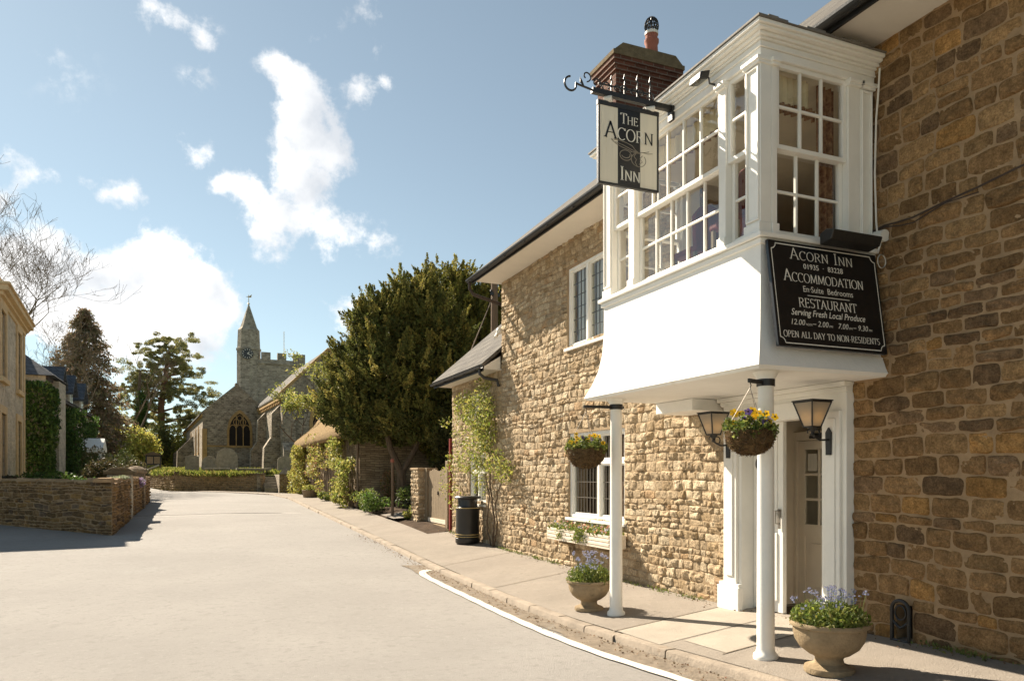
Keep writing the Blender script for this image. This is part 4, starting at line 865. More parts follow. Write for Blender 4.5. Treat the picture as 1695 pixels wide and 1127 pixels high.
# hanging baskets on brackets from the column heads
def basket(cx_, cy_, col_x, col_y, rad, zt, seed, label, yel):
    rng = np.random.default_rng(seed); rg = random.Random(seed)
    t = thing('hanging_basket', label, 'hanging basket', (cx_, cy_, zt-.2), 'hanging baskets on the porch columns')
    k = MB(); zb = 2.405; d = Vector((cx_-col_x, cy_-col_y, 0)).normalized()
    k.bar(Vector((col_x,col_y,zb))+d*-.11, Vector((cx_,cy_,zb-.012))+d*.03, .018, .034)
    k.lathe([(.079,-.03),(.079,.03),(.072,.03)], (col_x,col_y,zb), 20)
    k.tube([(cx_,cy_,zb-.02),(cx_+.01,cy_,zb-.05),(cx_,cy_,zb-.07)], .005, 5); k.build('bracket', 'black', t)
    V, F, nU, nV = [], [], 40, 14
    for j in range(nV):
        a = math.pi/2*j/(nV-1)
        for i in range(nU):
            th = 2*math.pi*i/nU; rr = rad*max(0, math.cos(a))**.75*(1+.05*noise.noise(Vector((math.cos(th)*4,math.sin(th)*4,a*5+seed)))+.03*noise.noise(Vector((math.cos(th)*13,math.sin(th)*13,a*15))))
            V.append((cx_+rr*math.cos(th), cy_+rr*math.sin(th), zt-rad*.98*math.sin(a)+.012*noise.noise(Vector((th*4,a*6,seed)))))
    F = [(j*nU+i, j*nU+(i+1)%nU, (j+1)*nU+(i+1)%nU, (j+1)*nU+i) for j in range(nV-1) for i in range(nU)]
    bowl = npmesh('bowl', V, F, 'moss', t, smooth=True)
    th = rng.uniform(0, 6.28, 900); a = rng.uniform(0, 1.5, 900); rr = rad*np.cos(a)**.75*1.02
    v_, f_, c_ = leaves(np.c_[cx_+rr*np.cos(th), cy_+rr*np.sin(th), zt-rad*.98*np.sin(a)], .05, rng, (.13,.085,.04), .6, .16); npmesh('coir_fibre', v_, f_, 'leaf', bowl, c_)
    k = MB(); 
    for i in range(3):
        th = .4+i*2.094; k.tube([(cx_+rad*.97*math.cos(th), cy_+rad*.97*math.sin(th), zt), (cx_,cy_,zb-.07)], .0028, 4)
    k.build('chain', 'chain', t)
    n = 1900; P_ = ball(rng, (cx_,cy_,zt+.02), (rad*1.12,rad*1.12,.095), n, .2); P_[:,2] += .05*np.sin(P_[:,0]*31)*np.cos(P_[:,1]*27); P_[:,2] = np.maximum(P_[:,2], zt-.07-.05*(rng.random(n) < .1))
    v_, f_, c_ = leaves(P_, .04, rng, leafpal(rng, n, LG), .3, .5); npmesh('foliage', v_, f_, 'leaf', t, c_)
    sp = []
    for i in range(yel):
        th = rg.uniform(0, 6.28); rr = rad*rg.uniform(.2, 1.); c0 = (cx_+rr*math.cos(th), cy_+rr*math.sin(th), zt+rg.uniform(.06,.17))
        sp.append((c0, (math.cos(th)*.3-.5, math.sin(th)*.3-.9, .35+rg.uniform(-.2,.3)), rg.uniform(.029,.040), YEL if i % 6 else VIO, EYE_, 5))
    for i in range(26):
        th = rg.uniform(0, 6.28); rr = rad*rg.uniform(.3, 1.05); sp.append(((cx_+rr*math.cos(th), cy_+rr*math.sin(th), zt+rg.uniform(.02,.10)), (rg.uniform(-1,1),-1,.6), .010, (.5,.45,.55), YEL, 5))
    flowers('flower', sp, t)
basket(4.30, 5.05, 4.60, 5.20, .205, 1.97, 5, 'moss hanging basket with yellow pansies in front of the nearer column', 26)
basket(4.17, 7.72, 4.60, 7.76, .225, 1.90, 9, 'moss hanging basket with yellow and violet pansies hanging before the lower window', 22)

# stone urns
def urn(cx_, cy_, z, s_, seed, label, tall):
    rng = np.random.default_rng(seed); rg = random.Random(seed)
    t = thing('urn', label, 'planter', (cx_, cy_, z), 'stone urns by the door')
    pr = [(.19,0),(.195,.02),(.19,.045),(.15,.06),(.115,.075),(.105,.11),(.12,.135),(.16,.15),(.225,.20),(.262,.26),(.275,.315),(.278,.365),(.30,.375),(.305,.395),(.295,.41),(.265,.405),(.255,.36)]
    k = MB(); k.lathe([(a*s_, b_*s_) for a, b_ in pr], (cx_,cy_,z), 48, cap=False); k.build('bowl', 'urn', t, smooth=True, angle=50)
    k = MB(); k.lathe([(.258*s_,.37*s_),(.1,.385*s_),(.001,.39*s_)], (cx_,cy_,z), 24, cap=False); k.build('soil', 'soil', t)
    n = 2600; P_ = ball(rng, (cx_,cy_,z+.43*s_), (.31*s_,.31*s_,.15*tall), n, .1); P_[:,2] = np.maximum(P_[:,2], z+.39*s_+rng.uniform(-.04,.03,n))
    v_, f_, c_ = leaves(P_, .042, rng, leafpal(rng, n, LG), .3, .42, droop=(0,0,.5)); npmesh('foliage', v_, f_, 'leaf', t, c_)
    sm_, sp = MB(), []
    for i in range(60):
        th = rg.uniform(0,6.28); r1 = rg.uniform(0,.24)*s_; r2 = r1*rg.uniform(1,1.35); h_ = rg.uniform(.10,.27)*tall
        if math.cos(th-(-.6)) < 0 and rg.random() < .5: h_ *= .6
        a = (cx_+r1*math.cos(th), cy_+r1*math.sin(th), z+.42*s_); b_ = (cx_+r2*math.cos(th), cy_+r2*math.sin(th), z+.44*s_+h_); sm_.tube([a,((a[0]+b_[0])/2,(a[1]+b_[1])/2,(a[2]+b_[2])/2+.02),b_], .0018, 3, cap=False)
        for j in range(rg.randint(3,6)): sp.append(((b_[0]+rg.uniform(-.022,.022), b_[1]+rg.uniform(-.022,.022), b_[2]+rg.uniform(-.02,.012)), (rg.uniform(-.6,.2),-1,.7), rg.uniform(.008,.012), BLUE, YEL, 5))
    sm_.build('stem', mat_green, t); flowers('flower', sp, t)
mat_green = mat('green stem', (.12,.15,.04), .7, .2)
urn(4.68, 4.56, zpave(4.68,4.56)-.003, 1.0, 31, 'stone urn of forget-me-nots nearest the camera at the pavement edge', .95)
urn(4.50, 8.25, zpave(4.5,8.25)-.003, .93, 33, 'stone urn of forget-me-nots beside the farther porch column', 1.2)

# window box under the lower window
t = thing('window_box', 'pale wooden window box with trailing flowers under the lower window', 'planter', (5.66, 10.6, .5)); rng = np.random.default_rng(41); rg = random.Random(41)
k = MB(); k.box(5.52,5.80,9.50,11.62,.50,.515); k.box(5.52,5.54,9.50,11.62,.515,.70); k.box(5.78,5.80,9.50,11.62,.515,.70); k.box(5.54,5.78,9.50,9.52,.515,.70); k.box(5.54,5.78,11.60,11.62,.515,.70)
for z in (.56,.62,.68): k.box(5.512,5.5198,9.51,11.61,z-.018,z+.022)
k.build('box', 'box_wood', t, bevel=.004)
k = MB(); k.box(5.545,5.775,9.525,11.595,.64,.66); k.build('soil', 'soil', t)
for y in (9.9, 11.2): k = MB(); k.prism([(5.84,y,.50),(5.56,y,.498),(5.56,y,.46),(5.80,y,.40),(5.80,y,.28),(5.84,y,.28)], (0,.04,0)); k.build('bracket', 'timber', t)
n = 1600; P_ = np.c_[rng.uniform(5.5,5.8,n), rng.uniform(9.5,11.6,n), .69+np.abs(rng.normal(0,.055,n))]
tr_ = rng.random(n) < .16; P_[tr_,0] = rng.uniform(5.46,5.52,tr_.sum()); P_[tr_,1] = rng.choice([10.35,10.5,11.1,10.42],tr_.sum())+rng.normal(0,.07,tr_.sum()); P_[tr_,2] = rng.uniform(.53,.75,tr_.sum())
v_, f_, c_ = leaves(P_, .045, rng, leafpal(rng, n, LG), .3, .5); npmesh('foliage', v_, f_, 'leaf', t, c_)
flowers('flower', [((rg.uniform(5.48,5.72), rg.uniform(9.5,11.6), rg.uniform(.70,.82)), (-1,rg.uniform(-1,0),.5), rg.uniform(.014,.026), rg.choice([PINK,(.7,.55,.5),(.75,.7,.6),PINK,BLUE]), YEL, 5) for i in range(90)], t)

# litter bin
t = thing('litter_bin', 'black round litter bin with gold bands against the low wing wall', 'bin', (5.52, 15.75, zpave(5.52,15.75))); z = zpave(5.52,15.75)-.003
k = MB(); k.lathe([(.23,0),(.265,.01),(.275,.05),(.275,.12),(.262,.13),(.262,.74),(.272,.76),(.272,.80),(.225,.815),(.215,.86),(.215,.98),(.235,.99),(.295,1.0),(.30,1.03),(.28,1.05),(.15,1.06),(.001,1.062)], (5.52,15.75,z), 40, cap=False); k.build('body', 'bin', t, smooth=True, angle=40)
k = MB()
for a in (.15,.20,.785): k.lathe([(.263 if a < .7 else .2725,a),(.278 if a < .7 else .276,a+.003),(.278 if a < .7 else .276,a+.013),(.263 if a < .7 else .2725,a+.016)], (5.52,15.75,z), 40, cap=False)
k.build('band', 'gold', t, smooth=True)

# security camera, cable, boot scraper niche, flex by the bay
t = thing('security_camera', 'small white camera at the top of the joint between inn and wing', 'camera', (5.75, 14.4, 4.45))
k = MB(); k.lathe([(.06,0),(.07,.05),(.05,.10),(.03,.12)], (5.74,14.4,4.52), 14); k.tube([(5.84,14.4,4.6),(5.74,14.4,4.62)], .02, 6); k.tube([(5.72,14.45,4.53),(5.62,14.30,4.42)], .035, 10); k.build('housing', 'plastic', t, smooth=True)
k = MB(); pts = [(5.80,5.12,3.87),(5.805,5.0,3.885),(5.80,4.85,3.87),(5.80,4.70,3.865),(5.805,4.4,3.90),(5.80,4.1,3.92),(5.80,3.8,3.955),(5.805,3.4,3.99),(5.80,2.0,4.05)]
k.tube(pts, .008, 6); k.tube([(x-.002,y,z-.03+.02*math.sin(y*9)) for x,y,z in pts[:6]], .006, 5); tag(k.build('wall_cable', 'cable', smooth=True), 'dark cable strung across the brown stones right of the bay', 'cable')
k = MB(); k.tube([(5.80,5.05,5.35),(5.79,5.06,5.1),(5.80,5.09,4.9),(5.795,5.10,4.4),(5.80,5.09,3.95),(5.78,5.06,3.82),(5.80,5.04,3.74),(5.78,5.05,3.66)], .009, 6)
k.tube([(5.79+.05*math.cos(t_),5.02,3.56+.06*math.sin(t_)) for t_ in np.linspace(0,12,40)], .005, 5); k.tube([(5.80,5.10,3.8),(5.80,4.99,3.79)], .055, 14); tag(k.build('flex', 'plastic', smooth=True), 'white flex looped down the right edge of the bay to a round box', 'cable')
t = thing('boot_scraper', 'arched black iron boot scraper set in the foot of the brown wall', 'boot scraper', (5.86, 4.83, .1)); ZB = .09
k = MB(); 
def arch_pts(r_, h_, x): return [(x,4.83+r_,ZB)]+[(x,4.83+r_*math.cos(a),ZB+h_+r_*.9*math.sin(a)) for a in np.linspace(0,math.pi,14)]+[(x,4.83-r_,ZB)]
k.tube(arch_pts(.088,.30,5.80), .017, 8); k.tube([(5.80,4.75,ZB+.19),(5.80,4.80,ZB+.15),(5.80,4.83,ZB+.135),(5.80,4.86,ZB+.15),(5.80,4.91,ZB+.19)], .013, 6); k.tube([(5.80,4.74,ZB+.02),(5.80,4.92,ZB+.02)], .014, 6)
k.tube([(5.80,4.83+.055*math.cos(a),ZB+.27+.065*math.sin(a)) for a in np.linspace(0,6.28,18)], .009, 6); k.build('frame', 'black', t, smooth=True)
k = MB(); k.box(6.02,6.05,4.6,5.1,-.1,.7); k.build('niche_back', 'dark', t)
# ------------------------------------------------------------------ climber, gate, posts beside the wing
def leaf_obj(name, P_, size, seed, cols, parent=None, m='leaf', cvar=.3, aspect=.5, droop=None, w_=None):
    rng = np.random.default_rng(seed); v_, f_, c_ = leaves(P_, size, rng, leafpal(rng, len(P_), cols, w_), cvar, aspect, droop); return npmesh(name, v_, f_, m, parent, c_)
LIME = [(.26,.27,.05), (.34,.34,.08), (.17,.20,.035), (.40,.38,.12)]
t = thing('climbing_rose', 'leafy green climber with bare twisted stems trained up the low wing wall', 'climber', (5.75, 14.75, .05)); rng = np.random.default_rng(51); rg = random.Random(51)
k = MB()
def vine(mb, pts, r0, r1, rg_, wob=.05, n=5, x=5.78):
    out = []
    for a, b_ in zip(pts[:-1], pts[1:]):
        for i in range(5): f = i/5; out.append((x-.03*rg_.random(), a[0]+(b_[0]-a[0])*f+rg_.uniform(-wob,wob), a[1]+(b_[1]-a[1])*f+rg_.uniform(-wob,wob)*.5))
    out.append((x, *pts[-1])); mb.tube(out, [r0+(r1-r0)*i/(len(out)-1) for i in range(len(out))], n, cap=False)
vine(k, [(14.85,0),(14.75,.5),(14.9,1.2),(15.0,1.9),(15.1,2.7),(15.4,3.3)], .026, .008, rg); vine(k, [(14.78,0),(14.6,.45),(14.65,1.0),(14.3,1.5),(13.9,1.75)], .022, .006, rg); vine(k, [(14.9,.0),(15.15,.45),(15.05,1.1),(15.3,1.7),(15.8,2.1),(16.6,2.2)], .02, .006, rg)
vine(k, [(15.0,1.9),(14.7,2.6),(14.75,3.3)], .012, .005, rg); vine(k, [(15.1,2.5),(15.8,2.9),(16.6,3.1)], .012, .005, rg); vine(k, [(16.6,2.2),(17.4,2.0),(17.9,1.5)], .008, .004, rg)
k.build('stem', 'bark', t, smooth=True)
P_ = []
for (y, z, ry, rz, n) in ((15.3,3.0,.85,.5,1700),(16.2,3.15,.7,.4,700),(14.9,2.5,.5,.5,900),(15.5,2.3,.7,.4,700),(16.6,2.6,.5,.5,260),(15.8,1.85,.7,.3,420),(16.9,1.95,.6,.3,260),(17.5,1.4,.4,.5,220),(14.3,1.85,.5,.3,420),(13.8,1.65,.35,.25,240),(15.2,1.6,.3,.5,300),(16.8,1.0,.3,.5,130),(17.7,2.9,.3,.15,70),(15.0,3.55,.4,.15,160)):
    b_ = ball(rng, (5.62,y,z), (.20,ry,rz), n, .1); P_.append(b_)
P_ = np.concatenate(P_); P_ = P_[rng.random(len(P_)) < .62]; P_[:,0] = np.minimum(P_[:,0], 5.80); leaf_obj('foliage', P_, .068, 52, LIME, t)
gy0, gy1 = 18.35, 20.35; gz = zpave(5.3, 18.3)
t = thing('garden_gate', 'brown boarded timber gate between oak posts beside the low wing', 'gate', (5.95, 19.3, gz))
k = MB()
for i in range(11): y = gy0+.16+i*.155; k.box(5.93,5.955,y,y+.148,gz+.17,1.72+.03*math.sin(i*1.1))
k.build('boards', 'timber', t, bevel=.004)
k = MB(); k.box(5.955,5.99,gy0+.15,gy1-.15,gz+.35,gz+.45); k.box(5.955,5.99,gy0+.15,gy1-.15,1.4,1.5); k.box(5.90,5.929,gy0+.15,gy1-.15,gz+.16,gz+.27); k.build('rail', 'box_wood', t)
k = MB(); k.box(5.86,6.04,gy0-.06,gy0+.13,gz-.3,1.95); k.build('post', 'timber', t, bevel=.01); k = MB(); k.box(5.88,6.02,gy1-.10,gy1+.06,gz-.3,1.78); k.build('post', 'timber', t, bevel=.01)
k = MB(); k.box(5.90,5.928,19.28,19.31,1.05,1.15); k.build('latch', 'black', t)
k = MB(); k.box(5.86,6.0,gy0+.14,gy1-.11,gz-.3,gz+.13); k.build('threshold', 'mortar', t)
k = MB(); k.box(5.80,5.855,17.9,17.98,zpave(5.8,17.9)-.1,2.5); tag(k.build('maroon_post', 'maroon', bevel=.005), 'narrow maroon painted post at the corner of the wing next to the gate', 'post')
t = thing('stone_pier', 'rough rubble stone pier at the far side of the timber gate', 'pier', (6.0, 20.9, .2))
for O_, U_, N_, l_ in (((5.7,20.45,0),(0,1,0),(-1,0,0),.8),((5.7,20.45,0),(1,0,0),(0,-1,0),.5)):
    stone_wall('stones', O_, U_, N_, l_, 1.72, [], pal_tan, 'stone', 'mortar', t, ch=(.08,.16), sl=(.14,.3), seed=int(l_*100), res=(7,5), v0=-.2)
k = MB(); k.box(5.71,6.2,20.46,21.25,-.2,1.72); k.box(5.66,6.25,20.40,21.3,1.72,1.79); k.build('core', 'mortar', t, bevel=.02)
z = zpave(5.3,22.4); k = MB(); k.tube([(5.42,22.4,z-.1),(5.43,22.4,1.2),(5.42,22.41,2.0)], [.045,.043,.040], 10); t = tag(k.build('marker_post', 'pole_wood', smooth=True), 'slim grey post with a rusty top standing at the pavement before the yew', 'post')
k = MB(); k.lathe([(.055,1.97),(.06,2.0),(.055,2.06),(.02,2.09)], (5.42,22.41,0), 12); k.build('cap', 'pot', t)
t = thing('utility_pole', 'grey timber utility pole rising behind the wing roof', 'pole', (9.0, 23.0, .4)); k = MB(); k.tube([(9.0,23,.2),(9.0,23,7.9)], [.14,.115], 12); k.build('pole', 'pole_wood', t, smooth=True)
k = MB(); k.bar((8.85,22.9,7.55),(9.2,23.1,7.55),.08,.1); 
for a in (8.86, 9.18): k.lathe([(.03,0),(.045,.03),(.03,.08)], (a,22.95,7.6), 8)
k.build('insulator_arm', 'black', t)
k = MB(); k.tube([(8.95,22.98,7.5),(7.6,20.7,5.8),(6.35,18.7,4.15)], .016, 5); k.tube([(8.93,22.95,7.42),(7.5,20.8,5.55),(6.35,18.72,4.10)], .008, 4); k.build('stay_wire', 'pole_wood', t)

# ------------------------------------------------------------------ ground to the right: verge, lane, beds
def vz(x, y): return zpave(min(x, 5.3), y)+.06+.10*max(0, x-5.4)*(1 if y > 22.8 else .35)
V = []; xs = np.linspace(5.22, 16, 18); ys = np.linspace(18.02, 48, 40)
V = [(x, y, vz(x, y)-(.10 if x < 5.3 else 0)) for y in ys for x in xs]; F = [(i*18+j, i*18+j+1, (i+1)*18+j+1, (i+1)*18+j) for i in range(39) for j in range(17)]
struct(npmesh('garden_soil', V, F, 'soil', smooth=True))
xs = np.linspace(5.2, 9, 8); ys = np.linspace(21.4, 23.0, 6); V = [(x, y+.12*(x-5.2), vz(x, y+.12*(x-5.2))+.02) for y in ys for x in xs]; F = [(i*8+j, i*8+j+1, (i+1)*8+j+1, (i+1)*8+j) for i in range(5) for j in range(7)]
struct(npmesh('lane', V, F, 'pavement', smooth=True))

# ------------------------------------------------------------------ thatched cottage
t = thing('thatched_cottage', 'thatched stone cottage half hidden by climbers beyond the inn', 'cottage', (5.4, 36, .5))
cx0, cx1, cy0, cy1, ce = 5.4, 10.2, 27.3, 44.2, 3.15; rx, rz = 7.8, 5.9
k = MB(); k.box(cx0,cx1,cy0,cy1,-.2,ce); k.prism([(cx0,cy0,ce),(cx1,cy0,ce),(rx,cy0,rz-.2)], (0,cy1-cy0,0)); k.build('wall', 'cottage_stone', t)
# thatch: a thick rounded skin, eaves rolled and the ridge soft
prof = [(cx0-.42,ce-.16),(cx0-.50,ce+.02),(cx0-.40,ce+.28),(6.0,4.35),(6.7,5.25),(7.3,5.92),(rx,6.15),(8.3,5.92),(9,5.2),(10.6,3.2),(10.7,2.9),(10.3,2.95),(9,4.7),(rx,5.6),(6.4,4.3),(cx0+.02,ce-.02)]
V, F = [], []; ysn = np.linspace(cy0-.35, cy1+.45, 60); kp = len(prof)
for i, y in enumerate(ysn):
    e_ = min(1, (y-ysn[0])/.5, (ysn[-1]-y)/.8); pull = (1-max(0, e_))**2*.35
    for x, z in prof: V.append((x+(rx-x)*pull*.3+.05*noise.noise(Vector((x*2,y*1.3,z))), y, z+(4.6-z)*pull*.12+.05*noise.noise(Vector((x*3,y*2,5.)))))
F = [(i*kp+j, i*kp+(j+1)%kp, (i+1)*kp+(j+1)%kp, (i+1)*kp+j) for i in range(len(ysn)-1) for j in range(kp)]
o = npmesh('thatch_roof', V, F, 'thatch', t, smooth=True)
k = MB(); k.poly([V[j] for j in range(kp)]); k.poly([V[(len(ysn)-1)*kp+j] for j in range(kp)]); k.build('thatch_end', 'thatch', o)
for i, (y, z0, z1, w_) in enumerate(((31.2,1.3,2.4,.5),(38.6,1.3,2.4,.55))):
    fr = Fr((cx0,0,0),(0,1,0),(-1,0,0)); m = MB()
    for a in (y-w_, y-.03, y+w_-.06): fr.box(m,a,a+.06,z0,z1,.01,.06)
    for a in (z0, z1-.06): fr.box(m,y-w_,y+w_,a,a+.06,.012,.062)
    wn = m.build('window', 'white', t); m = MB(); fr.quad(m,y-w_,y+w_,z0,z1,.02); m.build('pane', 'dark', wn)
m = MB(); fr.box(m,34.6,35.6,.4,2.4,.01,.05); m.build('door', 'timber', t)
k = MB(); k.tube([(cx0-.06,cy0+.12,.3),(cx0-.06,cy0+.12,ce-.1)], .05, 8); k.build('downpipe', 'pole_wood', t)
rng = np.random.default_rng(61); rg = random.Random(61)
def wall_climber(name, label, ys_, zs_, n, cols, seed, thick=.35, size=.12, x=5.3, stems_=6):
    t = thing(name, label, 'climber', (x, (ys_[0]+ys_[1])/2, .4)); rng = np.random.default_rng(seed); rg = random.Random(seed)
    P_ = []; 
    for i in range(int(12+n/250)):
        P_.append(ball(rng, (x-rng.uniform(0,thick), rng.uniform(*ys_), zs_[0]+(zs_[1]-zs_[0])*rng.uniform(0,1)**.7), (.25,rng.uniform(.3,.8),rng.uniform(.2,.5)), int(n/(12+n/250)), .1))
    P_ = np.concatenate(P_); leaf_obj('foliage', P_, size, seed, cols, t)
    k = MB()
    for i in range(stems_):
        y = rg.uniform(*ys_); vine(k, [(y,.3),(y+rg.uniform(-.3,.3),1.2),(y+rg.uniform(-.5,.5),2.2),(y+rg.uniform(-.8,.8),zs_[1])], .035, .012, rg, .08, 5, x+.03)
    k.build('stem', 'bark_pale', t, smooth=True); return t
YL = [(.40,.36,.09), (.46,.42,.14), (.30,.28,.06), (.24,.24,.05)]
wall_climber('climber', 'dense yellow green climber wrapping the far end of the thatched cottage', (40.5,44.6), (.5,3.0), 4200, YL, 62, .6, .14, stems_=4)
wall_climber('climber', 'sparse climber with many bare stems on the middle of the cottage front', (31.5,39), (.9,3.4), 2400, YL+[(.28,.16,.10)], 63, .3, .12, stems_=26)
wall_climber('climber', 'leafy green climber over the near corner of the cottage and its eave', (27.2,31.5), (.6,3.9), 3800, LIME+[(.42,.40,.12)], 64, .5, .13, stems_=14)
def shrub(name, label, c, r_, n, size, cols, seed, cat='shrub', group=None, m='leaf', lobes=7, stem=True, droop=None, cvar=.3):
    t = thing(name, label, cat, (c[0], c[1], c[2]-r_[2]), group); rng = np.random.default_rng(seed); P_ = []
    for i in range(lobes):
        d = rng.normal(size=3); d /= np.linalg.norm(d); q = np.array(c)+d*np.array(r_)*.55; P_.append(ball(rng, q, np.array(r_)*rng.uniform(.4,.65), n//lobes, .25))
    P_ = np.concatenate(P_); P_[:,2] = np.maximum(P_[:,2], c[2]-r_[2]); leaf_obj('foliage', P_, size, seed, cols, t, m, cvar, droop=droop)
    if stem:
        k = MB(); rg = random.Random(seed)
        for i in range(4): k.tube([(c[0]+rg.uniform(-.1,.1),c[1],c[2]-r_[2]-.1),(c[0]+rg.uniform(-.3,.3)*r_[0],c[1],c[2]-.2*r_[2]),(c[0]+rg.uniform(-.7,.7)*r_[0],c[1]+rg.uniform(-.4,.4)*r_[1],c[2]+.5*r_[2])], [.03*r_[2]+.01,.02*r_[2]+.008,.006], 5, cap=False)
        k.build('stem', 'bark', t)
    return t
for i, (x, y, rx_, rz_, cols, lab) in enumerate(((5.35,25.9,.7,.42,LG,'dark leafy garden plant at the near cottage corner'),(5.4,24.6,.75,.40,[(.07,.12,.02),(.11,.17,.03),(.16,.22,.06)],'broad fresh green clump at the pavement before the yew trunk'),(5.25,27.8,.5,.34,[(.25,.18,.08),(.2,.2,.06)],'russet low plant at the foot of the cottage wall'),
    (5.2,30.3,.45,.3,LIME,'small lime plant by the cottage front'),(5.2,41.0,.5,.32,LIME,'bright green cushion plant beneath the far climber'),(6.5,23.9,.7,.5,[(.06,.09,.02),(.1,.13,.03)],'dark green plants beneath the yew'),(6.2,26.3,.45,.75,[(.24,.13,.06),(.3,.17,.08),(.15,.14,.04)],'reddish young shrub against the gable of the cottage'),(5.75,21.3,.35,.22,LIME,'lime green weeds by the stone pier'),(5.15,33.5,.5,.28,LG,'grey green plant by the middle of the cottage front'))):
    shrub('garden_plant', lab, (x,y,vz(x,y)+rz_*.8), (rx_*.8,rx_,rz_), 900, .09, cols, 70+i, 'plant', 'plants in the cottage bed', stem=False)
t = thing('barrel_planter', 'low wooden trough of green plants on the cottage pavement', 'planter', (5.0, 37.5, .5)); z = zpave(5.0,37.5)-.003; k = MB(); k.lathe([(.34,0),(.42,.35),(.38,.36),(.36,.30)], (5.0,37.5,z), 14, cap=False); k.lathe([(.38,.29),(.001,.31)], (5.0,37.5,z), 14, cap=False); k.build('tub', 'timber', t)
leaf_obj('foliage', ball(np.random.default_rng(5), (5.0,37.5,z+.42), (.42,.5,.2), 500), .1, 6, LIME, t)

# ------------------------------------------------------------------ yew and the taller tree behind it
def plume_tree(name, label, base, lobes, cols, seed, per=60, leaf=.16, lv=62, trunk=None, cat='tree', up=.8, plen=(.55,1.1), m='needle', prad=.24, fill=0):
    t = thing(name, label, cat, base); rng = np.random.default_rng(seed); parts = []
    for (c, r_) in lobes:
        c = np.array(c); r_ = np.array(r_)
        n = int(per*(r_.prod())**(2/3)); d = rng.normal(size=(n,3)); d /= np.linalg.norm(d, axis=1)[:,None]; d[:,2] = np.where(d[:,2] < -.35, -d[:,2], d[:,2])
        P0 = c+d*r_*rng.uniform(.55,1.0,n)[:,None]; ax = d*.7+np.array([0,0,up])+rng.normal(size=(n,3))*.18; ax /= np.linalg.norm(ax, axis=1)[:,None]
        ln = rng.uniform(*plen, n); tint = rng.uniform(.75,1.2,n); ci = rng.choice(len(cols), n)
        tt = rng.uniform(-.15,1,(n,lv)); rad = prad*(1.05-tt)*rng.uniform(.2,1,(n,lv)); th = rng.uniform(0,6.28,(n,lv))
        r1 = np.cross(ax, [0.3,.9,.1]); r1 /= np.linalg.norm(r1, axis=1)[:,None]; r2 = np.cross(ax, r1)
        P_ = P0[:,None,:]+ax[:,None,:]*(tt*ln[:,None])[:,:,None]+(r1[:,None,:]*np.cos(th)[:,:,None]+r2[:,None,:]*np.sin(th)[:,:,None])*rad[:,:,None]
        cc = (np.array(cols)[ci]*tint[:,None])[:,None,:].repeat(lv, 1).reshape(-1,3)
        parts.append(leaves(P_.reshape(-1,3), leaf, rng, cc, .25, .42, droop=np.repeat(ax*.8, lv, 0), hue=.08))
        if fill:
            k_ = int(fill*r_.prod()**(2/3)); q = ball(rng, c, r_*.86, k_, .35); parts.append(leaves(q, leaf*1.5, rng, leafpal(rng, k_, [tuple(.75*x for x in cols[0]), cols[-1]]), .3, .5))
    V, F, cc = merge(parts); npmesh('crown', V, F, m, t, cc)
    if trunk: 
        k = MB()
        for pts, rs in trunk: k.tube(pts, rs, 8, cap=False)
        k.build('trunk', 'bark', t, smooth=True)
    return t
yc = (6.3, 24.8); z = vz(*yc)-.1
ylobes = [((6.3,25.0,4.9),(2.0,1.8,1.7)),((5.1,25.6,4.3),(1.1,1.2,1.0)),((6.0,25.2,6.4),(1.5,1.4,1.3)),((6.6,25,7.3),(.9,.9,1.0)),((7.6,24.8,6.2),(1.3,1.3,1.4)),((7.9,24.6,4.4),(1.5,1.4,1.4)),((4.9,25.9,5.6),(.7,.8,.8)),((5.3,25.4,6.6),(.55,.6,.8)),((8.6,24.6,3.2),(1.1,1.2,1.1)),((4.5,26.0,4.7),(.5,.6,.9)),((6.9,24.2,3.4),(1.6,.9,.9)),((5.0,25.2,3.3),(1.0,.9,.8)),((7.9,24.0,2.9),(1.1,.8,.8)),((6.3,25.8,3.4),(1.6,.8,1.0)),((5.7,24.6,3.4),(.9,.8,.6)),((5.8,25.0,7.0),(.5,.5,.6)),((4.2,26.2,3.9),(.6,.6,.8)),((7.2,25,7.9),(.5,.5,.7))]
plume_tree('yew_tree', 'broad dark yew with a forked trunk between the cottage gable and the gate', (*yc, z), ylobes, [(.17,.17,.045),(.22,.21,.055),(.32,.28,.075),(.115,.125,.035)], 81, 74, .105, 84, plen=(.28,.75), prad=.18, up=.75, fill=2600,
  trunk=[([(yc[0],yc[1],z-.1),(yc[0]+.02,yc[1],1.3),(yc[0]+.02,yc[1],1.75)], [.20,.155,.15]), ([(yc[0],yc[1],1.7),(yc[0]-.35,yc[1]+.1,2.5),(yc[0]-.5,yc[1]+.2,3.3),(yc[0]-.3,yc[1]+.2,4.8)], [.12,.10,.09,.05]), ([(yc[0]+.05,yc[1],1.7),(yc[0]+.5,yc[1]-.1,2.5),(yc[0]+.8,yc[1],3.3),(yc[0]+1.2,yc[1],4.6)], [.11,.085,.08,.05]), ([(yc[0],yc[1],2.9),(yc[0]-.9,yc[1]+.5,3.6),(yc[0]-1.7,yc[1]+1,4.2)], [.06,.05,.02])])
dlobes = [((9.4,28.2,7.2),(1.7,1.6,1.8)),((10.5,28,6.2),(1.8,1.6,2.0)),((9.0,28.3,8.5),(1.0,1.0,1.1)),((10.3,28,8.1),(1.0,1,1.1)),((11.4,27.8,7.0),(1.2,1.2,1.6)),((8.7,27.0,3.6),(1.7,1.5,2.0)),((10.0,26.6,3.6),(1.9,1.5,2.2)),((8.0,28.5,6.6),(1.0,1.,1.3)),((9.6,28.2,9.2),(.5,.5,.6)),((11.7,27.4,8.3),(1.2,1.2,1.0)),((12.6,27,6.5),(1.2,1.2,1.6))]
